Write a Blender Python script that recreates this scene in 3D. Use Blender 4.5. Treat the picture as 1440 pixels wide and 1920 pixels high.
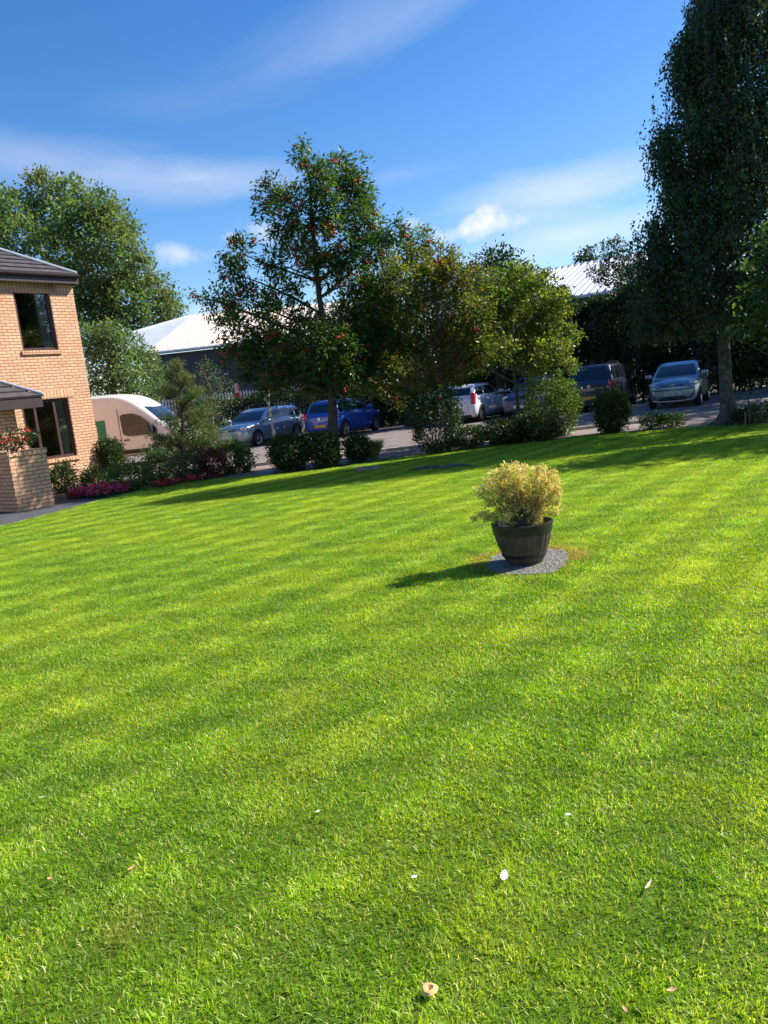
import bpy, bmesh, math, random
import numpy as np
from mathutils import Vector, Matrix

for o in list(bpy.data.objects): bpy.data.objects.remove(o)
S = bpy.context.scene
C = S.collection
R = math.radians
rng = np.random.default_rng(7)
random.seed(7)

# ------------------------------------------------------------------ camera
EYE = Vector((0, 0, 1.6)); FPX = 1442.0; PITCH = R(8.9); ROLL = R(6.4)
fwd = Vector((0, math.cos(PITCH), -math.sin(PITCH)))
up0 = Vector((0, math.sin(PITCH), math.cos(PITCH)))
rt0 = Vector((1, 0, 0))
rt = rt0 * math.cos(ROLL) - up0 * math.sin(ROLL)
up = rt0 * math.sin(ROLL) + up0 * math.cos(ROLL)
cd = bpy.data.cameras.new('camera'); cam = bpy.data.objects.new('camera', cd); C.objects.link(cam)
cam.matrix_world = Matrix(((rt.x, up.x, -fwd.x, EYE.x), (rt.y, up.y, -fwd.y, EYE.y), (rt.z, up.z, -fwd.z, EYE.z), (0, 0, 0, 1)))
cd.sensor_fit = 'VERTICAL'; cd.sensor_height = 24; cd.sensor_width = 24; cd.lens = FPX / 1920 * 24
cd.clip_start = 0.05; cd.clip_end = 3000
S.camera = cam

def ray(px, py): return (fwd + rt * ((px - 720) / FPX) - up * ((py - 960) / FPX))
def at(px, py, Y):
    d = ray(px, py); return EYE + d * (Y / d.y)
def gp(px, py, z=0.0):
    d = ray(px, py); return EYE + d * ((z - EYE.z) / d.z)

# ------------------------------------------------------------------ light
SUN_EL = R(40); SUN_AZ = R(13)           # azimuth from +X towards +Y
sdir = Vector((math.cos(SUN_EL) * math.cos(SUN_AZ), math.cos(SUN_EL) * math.sin(SUN_AZ), math.sin(SUN_EL)))
ld = bpy.data.lights.new('sun', 'SUN'); ld.energy = 5.0; ld.angle = R(0.5); ld.color = (1, .95, .86)
lo = bpy.data.objects.new('sun', ld); C.objects.link(lo)
lo.rotation_euler = sdir.to_track_quat('Z', 'Y').to_euler()

W = bpy.data.worlds.new('World'); S.world = W; W.use_nodes = True
wt = W.node_tree; wt.nodes.clear()
def wn(t, **k):
    n = wt.nodes.new(t)
    for a, b in k.items(): setattr(n, a, b)
    return n
def wmath(op, a, b=None, c=None, clamp=False):
    n = wn('ShaderNodeMath', operation=op, use_clamp=clamp)
    for i, v in enumerate((a, b, c)):
        if v is None: continue
        if isinstance(v, (int, float)): n.inputs[i].default_value = v
        else: wt.links.new(v, n.inputs[i])
    return n.outputs[0]
sky = wn('ShaderNodeTexSky', sky_type='NISHITA', sun_disc=False, sun_elevation=SUN_EL, sun_rotation=math.pi / 2 - SUN_AZ,
         air_density=1.0, dust_density=0.35, ozone_density=2.2)
hsv = wn('ShaderNodeHueSaturation'); hsv.inputs['Hue'].default_value = .508; hsv.inputs['Saturation'].default_value = 1.36; hsv.inputs['Value'].default_value = 1.0
wt.links.new(sky.outputs[0], hsv.inputs['Color'])
tc = wn('ShaderNodeTexCoord'); DIR = tc.outputs['Generated']
def cloud(px, py, wx, wy, ang, scale, soft, dens, stretch=1.0, seed=0.0):
    c = ray(px, py).normalized()
    a0 = rt * math.cos(R(ang)) + up * math.sin(R(ang)); b0 = -rt * math.sin(R(ang)) + up * math.cos(R(ang))
    def dot(v, src):
        n = wn('ShaderNodeVectorMath', operation='DOT_PRODUCT'); wt.links.new(src, n.inputs[0]); n.inputs[1].default_value = v; return n.outputs['Value']
    sub = wn('ShaderNodeVectorMath', operation='SUBTRACT'); wt.links.new(DIR, sub.inputs[0]); sub.inputs[1].default_value = c
    u = dot(a0, sub.outputs[0]); v = dot(b0, sub.outputs[0])
    cx = wn('ShaderNodeCombineXYZ'); wt.links.new(wmath('DIVIDE', u, stretch), cx.inputs[0]); wt.links.new(v, cx.inputs[1]); cx.inputs[2].default_value = seed
    nz = wn('ShaderNodeTexNoise'); nz.inputs['Scale'].default_value = scale; nz.inputs['Detail'].default_value = 9; nz.inputs['Roughness'].default_value = .62
    wt.links.new(cx.outputs[0], nz.inputs['Vector'])
    uu = wmath('DIVIDE', u, wx / FPX); vv = wmath('DIVIDE', v, wy / FPX)
    d2 = wmath('SQRT', wmath('ADD', wmath('MULTIPLY', uu, uu), wmath('MULTIPLY', vv, vv)))
    m = wmath('ADD', wmath('SUBTRACT', 1.0, d2), wmath('MULTIPLY', wmath('SUBTRACT', nz.outputs['Fac'], .5), 3.0))
    front = wmath('GREATER_THAN', dot(c, DIR), .5)
    m = wmath('MULTIPLY', wmath('DIVIDE', m, soft, clamp=True), dens)
    return wmath('MULTIPLY', m, front)
CL = []
CL.append((cloud(895, 428, 92, 20, 8, 26, 1.0, .85, seed=1), (1, 1, 1.02)))
CL.append((cloud(915, 412, 42, 22, 4, 34, .9, .9, seed=2), (1, 1, 1.02)))
CL.append((cloud(345, 480, 52, 22, 0, 22, 1.2, .65, seed=3), (.95, .97, 1)))
CL.append((cloud(485, 432, 50, 20, -10, 22, 1.3, .6, seed=4), (.95, .97, 1)))
CL.append((cloud(435, 447, 18, 14, 0, 40, 1.0, .55, seed=5), (.95, .97, 1)))
CL.append((cloud(770, 418, 22, 12, 0, 40, 1.0, .5, seed=6), (.95, .97, 1)))
CL.append((cloud(380, 335, 230, 42, 6, 9, 1.9, .75, 4, seed=7), (.9, .94, 1)))
CL.append((cloud(120, 320, 260, 55, 2, 9, 1.7, .42, 5, seed=8), (.93, .96, 1)))
CL.append((cloud(1090, 360, 230, 50, 5, 8, 1.5, .75, 4, seed=9), (.95, .98, 1)))
CL.append((cloud(1080, 440, 260, 45, 6, 8, 1.5, .75, 5, seed=10), (.95, .98, 1)))
CL.append((cloud(620, 90, 300, 62, 24, 9, 2.0, .26, 5, seed=11), (.88, .92, 1)))
CL.append((cloud(770, 20, 200, 40, 20, 9, 2.0, .26, 5, seed=12), (.88, .92, 1)))
CL.append((cloud(300, 190, 170, 30, 8, 7, 3.2, .22, 4, seed=13), (.8, .85, 1)))
CL.append((cloud(740, 330, 120, 16, 8, 10, 2.5, .3, 5, seed=14), (.85, .9, 1)))
CL.append((cloud(380, 585, 70, 22, 0, 20, 1.4, .6, seed=15), (.9, .93, 1)))
col = hsv.outputs[0]
for m, c in CL:
    mx = wn('ShaderNodeMix', data_type='RGBA'); wt.links.new(m, mx.inputs[0]); wt.links.new(col, mx.inputs[6])
    mx.inputs[7].default_value = (c[0] * 5.6, c[1] * 5.6, c[2] * 5.8, 1); col = mx.outputs[2]
bg = wn('ShaderNodeBackground'); bg.inputs[1].default_value = 0.108; wo = wn('ShaderNodeOutputWorld')
wt.links.new(col, bg.inputs[0]); wt.links.new(bg.outputs[0], wo.inputs[0])

S.view_settings.view_transform = 'Standard'; S.view_settings.look = 'None'; S.view_settings.gamma = 1
S.view_settings.exposure = 0.8
S.render.engine = 'CYCLES'
S.cycles.use_denoising = True
S.cycles.max_bounces = 6; S.cycles.diffuse_bounces = 3; S.cycles.transmission_bounces = 4; S.cycles.transparent_max_bounces = 8
S.cycles.caustics_reflective = False; S.cycles.caustics_refractive = False

# ------------------------------------------------------------------ materials
MATS = {}
def newmat(name):
    m = bpy.data.materials.new(name); m.use_nodes = True; nt = m.node_tree; nt.nodes.clear()
    return m, nt
def N(nt, t, **k):
    n = nt.nodes.new(t)
    for a, b in k.items(): setattr(n, a, b)
    return n
def L(nt, a, b): nt.links.new(a, b)
def c4(c): return (c[0], c[1], c[2], 1)
def noise(nt, vec, scale, detail=5, rough=.6, dist=0):
    n = N(nt, 'ShaderNodeTexNoise'); n.inputs['Scale'].default_value = scale; n.inputs['Detail'].default_value = detail
    n.inputs['Roughness'].default_value = rough; n.inputs['Distortion'].default_value = dist
    if vec is not None: L(nt, vec, n.inputs['Vector'])
    return n.outputs['Fac']
def ramp(nt, fac, stops):
    n = N(nt, 'ShaderNodeValToRGB'); e = n.color_ramp.elements
    while len(e) < len(stops): e.new(.5)
    for i, (p, c) in enumerate(stops): e[i].position = p; e[i].color = c4(c)
    L(nt, fac, n.inputs[0]); return n.outputs[0]
def mixc(nt, fac, a, b, blend='MIX'):
    n = N(nt, 'ShaderNodeMix', data_type='RGBA', blend_type=blend)
    for v, i in ((fac, 0), (a, 6), (b, 7)):
        if isinstance(v, (int, float)): n.inputs[i].default_value = v
        elif isinstance(v, tuple): n.inputs[i].default_value = c4(v)
        else: L(nt, v, n.inputs[i])
    return n.outputs[2]
def out(nt, sh): o = N(nt, 'ShaderNodeOutputMaterial'); L(nt, sh, o.inputs[0])
def bump(nt, h, strength, dist=.01):
    b = N(nt, 'ShaderNodeBump'); b.inputs['Strength'].default_value = strength; b.inputs['Distance'].default_value = dist
    L(nt, h, b.inputs['Height']); return b.outputs[0]

def simple(name, c, rough=.6, metal=0, var=.25, scale=6, coat=0, spec=.5, c2=None, bumps=.0, bscale=40, coord='Object'):
    if name in MATS: return MATS[name]
    m, nt = newmat(name); t = N(nt, 'ShaderNodeTexCoord')
    f = noise(nt, t.outputs[coord], scale, 6)
    a = tuple(x * (1 - var) for x in c); b = c2 if c2 else tuple(min(1, x * (1 + var)) for x in c)
    cc = ramp(nt, f, [(.3, a), (.7, b)])
    p = N(nt, 'ShaderNodeBsdfPrincipled'); L(nt, cc, p.inputs['Base Color'])
    p.inputs['Roughness'].default_value = rough; p.inputs['Metallic'].default_value = metal
    p.inputs['Coat Weight'].default_value = coat; p.inputs['Coat Roughness'].default_value = .05
    p.inputs['Specular IOR Level'].default_value = spec
    if bumps: L(nt, bump(nt, noise(nt, t.outputs[coord], bscale, 6), bumps), p.inputs['Normal'])
    out(nt, p.outputs[0]); MATS[name] = m; return m

def leafmat(name, cols, trans=.35, rough=.45, patch=None, pscale=.9, tcol=1.6):
    """cols: ramp colours over the per-leaf tint; patch = colour that takes over in patches of the crown"""
    m, nt = newmat(name)
    a = N(nt, 'ShaderNodeAttribute', attribute_name='tint')
    k = len(cols)
    c = ramp(nt, a.outputs['Fac'], [(i / (k - 1), cc) for i, cc in enumerate(cols)])
    if patch:
        g = N(nt, 'ShaderNodeNewGeometry'); f = noise(nt, g.outputs['Position'], pscale, 3)
        f = ramp(nt, f, [(.48, (0, 0, 0)), (.62, (1, 1, 1))])
        mm = N(nt, 'ShaderNodeMath', operation='MULTIPLY'); L(nt, f, mm.inputs[0]); mm.inputs[1].default_value = .75
        c = mixc(nt, mm.outputs[0], c, patch)
    p = N(nt, 'ShaderNodeBsdfPrincipled'); L(nt, c, p.inputs['Base Color']); p.inputs['Roughness'].default_value = rough
    p.inputs['Specular IOR Level'].default_value = .35
    tr = N(nt, 'ShaderNodeBsdfTranslucent')
    c2 = mixc(nt, 1.0, c, (tcol * 1.15, tcol * 1.1, tcol * .5), 'MULTIPLY'); L(nt, c2, tr.inputs[0])
    mx = N(nt, 'ShaderNodeMixShader'); mx.inputs[0].default_value = trans
    L(nt, p.outputs[0], mx.inputs[1]); L(nt, tr.outputs[0], mx.inputs[2]); out(nt, mx.outputs[0])
    MATS[name] = m; return m

WALLANG = R(38)
D = Vector((math.sin(WALLANG), math.cos(WALLANG), 0)); NN = Vector((math.cos(WALLANG), -math.sin(WALLANG), 0))

def brickmat(name, soldier=False):
    m, nt = newmat(name); uv = N(nt, 'ShaderNodeUVMap'); uv.uv_map = 'UVMap'
    v = uv.outputs[0]
    if soldier:
        mp = N(nt, 'ShaderNodeMapping'); mp.inputs['Rotation'].default_value = (0, 0, math.pi / 2); L(nt, v, mp.inputs[0]); v = mp.outputs[0]
    b = N(nt, 'ShaderNodeTexBrick'); L(nt, v, b.inputs['Vector'])
    b.inputs['Scale'].default_value = 1.0; b.inputs['Brick Width'].default_value = .228; b.inputs['Row Height'].default_value = .078
    b.inputs['Mortar Size'].default_value = .009; b.inputs['Mortar Smooth'].default_value = .15; b.inputs['Bias'].default_value = -.1
    b.inputs['Color1'].default_value = (.66, .34, .18, 1); b.inputs['Color2'].default_value = (.82, .54, .32, 1)
    b.inputs['Mortar'].default_value = (.30, .17, .11, 1)
    if soldier: b.offset = 0; b.inputs['Brick Width'].default_value = .4; b.inputs['Row Height'].default_value = .1
    f = noise(nt, v, 2.2, 5); c = mixc(nt, .35, b.outputs['Color'], ramp(nt, f, [(.3, (.68, .36, .20)), (.7, (.87, .63, .38))]))
    f2 = noise(nt, v, 60, 4); c = mixc(nt, .25, c, ramp(nt, f2, [(.3, (.4, .22, .12)), (.7, (.9, .6, .4))]))
    c = mixc(nt, 1.0, c, ramp(nt, noise(nt, v, .9, 6, .75), [(.3, (.8, .78, .76)), (.6, (1, 1, 1))]), 'MULTIPLY'); c = mixc(nt, b.outputs['Fac'], c, (.30, .13, .08))
    p = N(nt, 'ShaderNodeBsdfPrincipled'); L(nt, c, p.inputs['Base Color']); p.inputs['Roughness'].default_value = .85
    inv = N(nt, 'ShaderNodeMath', operation='SUBTRACT'); inv.inputs[0].default_value = 1; L(nt, b.outputs['Fac'], inv.inputs[1])
    L(nt, bump(nt, inv.outputs[0], .7, .01), p.inputs['Normal'])
    out(nt, p.outputs[0]); MATS[name] = m; return m

M_brick = brickmat('buff_brick'); M_soldier = brickmat('buff_brick_upright', True)
M_tile = simple('roof_tile', (.075, .062, .062), .7, var=.35, scale=5, bumps=.3, bscale=25)
M_fascia = simple('dark_fascia', (.045, .03, .032), .45, var=.1)
M_frame = simple('brown_window_frame', (.07, .035, .03), .4, var=.15)
M_lead = simple('lead_flashing', (.5, .5, .52), .4, var=.1)
M_bark = simple('bark', (.075, .058, .042), .9, var=.4, scale=14, bumps=.8, bscale=30)
M_birch = simple('birch_bark', (.05, .045, .038), .95, var=.6, scale=9, c2=(.15, .14, .125), bumps=.6, bscale=18)
M_twig = simple('twig_wood', (.16, .11, .07), .85, var=.3)
M_soil = simple('soil', (.05, .036, .026), .95, var=.4, scale=5, bumps=.8, bscale=30)
M_black = simple('black_plastic', (.012, .012, .013), .5, var=.1)
M_tyre = simple('tyre_rubber', (.012, .012, .012), .85, var=.2)
M_rim = simple('alloy_rim', (.42, .43, .45), .3, .8, var=.08)
M_white = simple('white_paint', (.75, .75, .74), .5, var=.05)
M_glassd = simple('car_glass', (.012, .018, .022), .05, var=.1, spec=.8)
M_plate_y = simple('yellow_plate', (.75, .42, .06), .4, var=.05)
M_plate_w = simple('white_plate', (.62, .62, .58), .4, var=.04)
M_lampr = simple('red_lamp', (.5, .01, .02), .2, var=.2, coat=.6)
M_lampc = simple('clear_lamp', (.55, .58, .6), .12, .5, var=.3, scale=20, coat=.8)
M_chrome = simple('chrome', (.7, .7, .72), .15, 1, var=.05)

def asphalt(name, a, b, scale):
    m, nt = newmat(name); g = N(nt, 'ShaderNodeNewGeometry'); P = g.outputs['Position']
    c = ramp(nt, noise(nt, P, scale, 8, .7), [(.3, a), (.7, b)])
    c = mixc(nt, .35, c, ramp(nt, noise(nt, P, 55, 3), [(.35, tuple(x * .5 for x in a)), (.65, tuple(min(1, x * 1.4) for x in b))]))
    c = mixc(nt, ramp(nt, noise(nt, P, .7, 5, .7, 1), [(.52, (0, 0, 0)), (.6, (1, 1, 1))]), c, tuple(x * .78 for x in a))
    p = N(nt, 'ShaderNodeBsdfPrincipled'); L(nt, c, p.inputs['Base Color']); p.inputs['Roughness'].default_value = .9
    L(nt, bump(nt, noise(nt, P, 90, 4), .5, .006), p.inputs['Normal']); out(nt, p.outputs[0]); return m
M_asph = asphalt('asphalt', (.17, .135, .115), (.25, .2, .17), 2.5)
M_path = asphalt('path_tarmac', (.05, .05, .055), (.09, .09, .095), 3)
M_pave = asphalt('pavement', (.21, .16, .135), (.30, .23, .19), 3)
M_kerb = simple('concrete_kerb', (.42, .37, .32), .85, var=.2, bumps=.4)
M_ground = asphalt('ground_dirt', (.08, .07, .05), (.12, .1, .075), 1)

# ------------------------------------------------------------------ object helpers
def link(name, me, mat=None, parent=None, smooth=False):
    me.name = name; o = bpy.data.objects.new(name, me); C.objects.link(o)
    if mat is not None and len(me.materials) == 0: me.materials.append(mat)
    if smooth: me.polygons.foreach_set('use_smooth', [True] * len(me.polygons))
    if parent is not None: o.parent = parent
    return o
def tag(o, label=None, cat=None, group=None, kind=None):
    if label: o['label'] = label
    if cat: o['category'] = cat
    if group: o['group'] = group
    if kind: o['kind'] = kind
    return o
def thing(name, label, cat, loc=(0, 0, 0), rz=0, group=None):
    o = bpy.data.objects.new(name, None); C.objects.link(o); o.location = loc; o.rotation_euler = (0, 0, rz); o.empty_display_size = .2
    return tag(o, label, cat, group)
def npmesh(name, V, F, smooth=False, tint=None):
    """V (n,3), F (m,k) constant polygon size"""
    me = bpy.data.meshes.new(name); V = np.asarray(V, np.float32); F = np.asarray(F, np.int32); m, k = F.shape
    me.vertices.add(len(V)); me.vertices.foreach_set('co', V.ravel())
    me.loops.add(m * k); me.loops.foreach_set('vertex_index', F.ravel())
    me.polygons.add(m); me.polygons.foreach_set('loop_start', np.arange(0, m * k, k, dtype=np.int32)); me.polygons.foreach_set('loop_total', np.full(m, k, np.int32))
    if smooth: me.polygons.foreach_set('use_smooth', np.ones(m, bool))
    if tint is not None:
        at_ = me.attributes.new('tint', 'FLOAT', 'POINT'); at_.data.foreach_set('value', np.asarray(tint, np.float32))
    me.update(); me.validate(); return me
def fromlists(name, V, F):
    me = bpy.data.meshes.new(name); me.from_pydata([tuple(v) for v in V], [], F); me.update(); return me

class MB:
    def __init__(s): s.V = []; s.F = []
    def add(s, V, F):
        b = len(s.V); s.V += [tuple(v) for v in V]; s.F += [tuple(i + b for i in f) for f in F]; return s
    def box(s, x0, x1, y0, y1, z0, z1, M=None):
        V = [Vector(p) for p in ((x0, y0, z0), (x1, y0, z0), (x1, y1, z0), (x0, y1, z0), (x0, y0, z1), (x1, y0, z1), (x1, y1, z1), (x0, y1, z1))]
        if M is not None: V = [M @ v for v in V]
        return s.add(V, [(0, 3, 2, 1), (4, 5, 6, 7), (0, 1, 5, 4), (1, 2, 6, 5), (2, 3, 7, 6), (3, 0, 4, 7)])
    def rbox(s, c, h, r=.02, M=None):
        """rounded box, centre c, half sizes h"""
        bm = bmesh.new(); bmesh.ops.create_cube(bm, size=2)
        for v in bm.verts: v.co = Vector((v.co.x * h[0], v.co.y * h[1], v.co.z * h[2]))
        bmesh.ops.bevel(bm, geom=bm.edges[:], offset=min(r, min(h) * .9), segments=3, profile=.5, affect='EDGES')
        T = Matrix.Translation(c)
        if M is not None: T = T @ M
        s.add([T @ v.co for v in bm.verts], [tuple(v.index for v in f.verts) for f in bm.faces]); bm.free(); return s
    def tube(s, pts, rad, n=8, cap=True):
        pts = [Vector(p) for p in pts]; k = len(pts)
        if not hasattr(rad, '__len__'): rad = [rad] * k
        V = []; F = []; x = None
        for i, p in enumerate(pts):
            t = (pts[min(i + 1, k - 1)] - pts[max(i - 1, 0)]).normalized()
            if x is None: x = t.orthogonal().normalized()
            x = (x - t * x.dot(t)).normalized(); y = t.cross(x)
            for j in range(n):
                a = 2 * math.pi * j / n; V.append(p + (x * math.cos(a) + y * math.sin(a)) * rad[i])
        for i in range(k - 1):
            for j in range(n): F.append((i * n + j, i * n + (j + 1) % n, (i + 1) * n + (j + 1) % n, (i + 1) * n + j))
        if cap: F.append(tuple(range(n - 1, -1, -1))); F.append(tuple((k - 1) * n + j for j in range(n)))
        return s.add(V, F)
    def lathe(s, prof, n=32, M=None, mod=None):
        V = []; F = []; k = len(prof)
        for i, (r, z) in enumerate(prof):
            for j in range(n):
                a = 2 * math.pi * j / n; rr = r * (mod(a, z) if mod else 1); V.append(Vector((rr * math.cos(a), rr * math.sin(a), z)))
        for i in range(k - 1):
            for j in range(n): F.append((i * n + j, i * n + (j + 1) % n, (i + 1) * n + (j + 1) % n, (i + 1) * n + j))
        if M is not None: V = [M @ v for v in V]
        return s.add(V, F)
    def build(s, name, mat, parent=None, smooth=False):
        o = link(name, fromlists(name, s.V, s.F), mat, parent, False)
        if smooth:
            o.data.polygons.foreach_set('use_smooth', [True] * len(o.data.polygons))
            o.data.set_sharp_from_angle(angle=R(40)) if hasattr(o.data, 'set_sharp_from_angle') else None
        return o

def polyprism(pts, th, nrm):
    """closed prism from planar polygon pts, thickened by th along nrm"""
    n = len(pts); V = [Vector(p) for p in pts] + [Vector(p) + Vector(nrm) * th for p in pts]
    F = [tuple(range(n - 1, -1, -1)), tuple(range(n, 2 * n))] + [(i, (i + 1) % n, n + (i + 1) % n, n + i) for i in range(n)]
    return V, F
def sheet(name, poly, z, mat, kind='structure'):
    me = fromlists(name, [(p[0], p[1], z) for p in poly], [tuple(range(len(poly)))]); o = link(name, me, mat); return tag(o, kind=kind)
def ranvec(n):
    v = rng.normal(size=(n, 3)); return v / np.linalg.norm(v, axis=1)[:, None]

# ------------------------------------------------------------------ foliage
def leaf_quads(P, length, width, upbias=.5, droop=0.0, ax=None, jitter=.35, fold=.25):
    """kite-shaped folded leaves at points P"""
    n = len(P)
    l = length * (1 + jitter * rng.uniform(-1, 1, n)); w = width * (1 + jitter * rng.uniform(-1, 1, n))
    a = ranvec(n) if ax is None else ax + .45 * rng.normal(size=(n, 3))
    a[:, 2] -= droop; a /= np.linalg.norm(a, axis=1)[:, None]
    nr = ranvec(n); nr[:, 2] = np.abs(nr[:, 2]) + upbias
    b = np.cross(nr, a); b /= (np.linalg.norm(b, axis=1)[:, None] + 1e-9); c = np.cross(a, b)
    base = P; tip = P + a * l[:, None]; mid = P + a * (l * .45)[:, None] + c * (l * .08)[:, None]
    s1 = mid + b * (w * .5)[:, None] - c * (w * fold)[:, None]; s2 = mid - b * (w * .5)[:, None] - c * (w * fold)[:, None]
    V = np.stack([base, s1, tip, s2], 1).reshape(-1, 3)
    i = np.arange(n)[:, None] * 4; F = np.concatenate([i, i + 1, i + 2, i + 3], 1)
    return V, F
def clump_leaves(clumps, per_m2, leafl, leafw, twig_r, per_twig, upbias=.5, droop=.1, pinnate=False, fill=.45):
    """clumps: list of (centre, radius(3)). returns leaf mesh arrays, tints and twig centres"""
    PP = []; TT = []; AA = []; TW = []
    for c, r in clumps:
        r = np.array(r, float); c = np.array(c, float); area = 4 * math.pi * (r.mean() ** 2)
        nt_ = max(3, int(per_m2 * area / per_twig))
        d = ranvec(nt_); rad = rng.uniform(fill ** 3, 1.12, nt_) ** (1 / 3)
        rad *= 1 + .18 * rng.normal(size=nt_)
        tw = c + d * r * rad[:, None]; TW.append(tw)
        tt = np.clip(rng.normal(.45, .16, nt_) + .1 * d[:, 2], 0, 1)
        for k in range(nt_):
            m = max(2, int(per_twig * rng.uniform(.5, 1.5)))
            if pinnate:
                ang = rng.uniform(0, 6.28); a = np.array([math.cos(ang), math.sin(ang), rng.uniform(-.5, .5)])
                q = tw[k] + rng.normal(size=(m, 3)) * twig_r; PP.append(q); AA.append(np.tile(d[k] * .8 + a * .8, (m, 1)))
            else:
                q = tw[k] + rng.normal(size=(m, 3)) * twig_r * np.array([1, 1, .7]); PP.append(q); AA.append(np.tile(d[k], (m, 1)) + rng.normal(size=(m, 3)) * .7)
            TT.append(np.clip(tt[k] + rng.normal(size=m) * .12, 0, 1))
    P = np.concatenate(PP); A = np.concatenate(AA); T = np.concatenate(TT)
    V, F = leaf_quads(P, leafl, leafw, upbias, droop, A)
    return V, F, np.repeat(T, 4), np.concatenate(TW)

def bezier(a, b, c, n=6):
    return [a * (1 - t) ** 2 + b * 2 * t * (1 - t) + c * t * t for t in [i / n for i in range(n + 1)]]

def tree(name, label, cat, base, trunk, r0, clumps, mats, per_m2=60, leafl=.1, leafw=.04, twig_r=.07, per_twig=10, group=None,
         pinnate=False, berries=None, limbs=True, twigs=.25, upbias=.5, droop=.1, fill=.45, limb_r=.026, trunkname='trunk'):
    """trunk: list of points base->top (world). clumps (Vector, radius)."""
    base = Vector(base); base = Vector((base.x, base.y, 0)); t = thing(name, label, cat, base, 0, group)
    off = np.array(base); mb = MB(); tr = [Vector(p) - base for p in trunk]
    k = len(tr); rad = [r0 * (1 - .75 * i / (k - 1)) for i in range(k)]; rad[0] *= 1.35
    # smooth the trunk
    pts = []; rr = []
    for i in range(k - 1):
        for s in range(4):
            f = s / 4; pts.append(tr[i].lerp(tr[i + 1], f) + Vector((random.uniform(-1, 1), random.uniform(-1, 1), 0)) * r0 * .18 * (i + s > 0)); rr.append(rad[i] * (1 - f) + rad[i + 1] * f)
    pts.append(tr[-1]); rr.append(rad[-1]); mb.tube(pts, rr, 10)
    cl = [(np.array(c) - off, np.array([r, r, r]) if not hasattr(r, '__len__') else np.array(r)) for c, r in clumps]
    top = max(p.z for p in pts)
    for c, r in (cl if limbs else []):
        c = Vector(c); cand = [p for p in pts[1:] if p.z < c.z + .3 * 0 or p.z < top * .35]; 
        tgt = c.z - (Vector((c.x, c.y, 0)) - Vector((pts[-1].x, pts[-1].y, 0))).length * .55
        s = min(pts[len(pts) // 5:], key=lambda p: abs(p.z - max(tgt, top * .25)))
        mid = s.lerp(c, .5) + Vector((random.uniform(-.1, .1), random.uniform(-.1, .1), .12 * (c - s).length * random.uniform(-.3, 1)))
        ln = (c - s).length; r1 = min(limb_r * (.6 + .3 * ln), r0 * .5)
        mb.tube(bezier(s, mid, c, 6), [r1 * (1 - .7 * i / 6) for i in range(7)], 6, False)
    V, F, T, TW = clump_leaves(cl, per_m2, leafl, leafw, twig_r, per_twig, upbias, droop, pinnate, fill)
    # twigs out to the leaf tufts
    idx = 0; cc = np.array([c for c, r in cl])
    for tw in TW[rng.random(len(TW)) < twigs]:
        j = int(np.argmin(((cc - tw) ** 2).sum(1))); a = Vector(cc[j]); b = Vector(tw)
        m = a.lerp(b, .5) + Vector((0, 0, random.uniform(-.06, .1)))
        mb.tube([a, m, b], [limb_r * .32, limb_r * .22, limb_r * .1], 4, False)
    mb.build(trunkname, mats[0], t, True)
    link('crown', npmesh('crown', V, F, tint=T), mats[1], t)
    if berries:
        nb, bm_, rb = berries; sel = TW[rng.choice(len(TW), nb)]
        BV = []; BF = []; 
        ico = bmesh.new(); bmesh.ops.create_icosphere(ico, subdivisions=1, radius=1); iv = np.array([v.co[:] for v in ico.verts]); fi = np.array([[v.index for v in f.verts] for f in ico.faces]); ico.free()
        q = (sel[:, None, :] + rng.normal(size=(nb, 7, 3)) * rb * np.array([1, 1, .55])).reshape(-1, 3)
        V2 = (q[:, None, :] + iv[None] * (rb * .42)).reshape(-1, 3); F2 = (fi[None] + np.arange(len(q))[:, None, None] * len(iv)).reshape(-1, 3)
        o = link('berries', npmesh('berries', V2, F2, True), bm_, t); tag(o, kind='stuff', label='red berry clusters')
    return t

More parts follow.
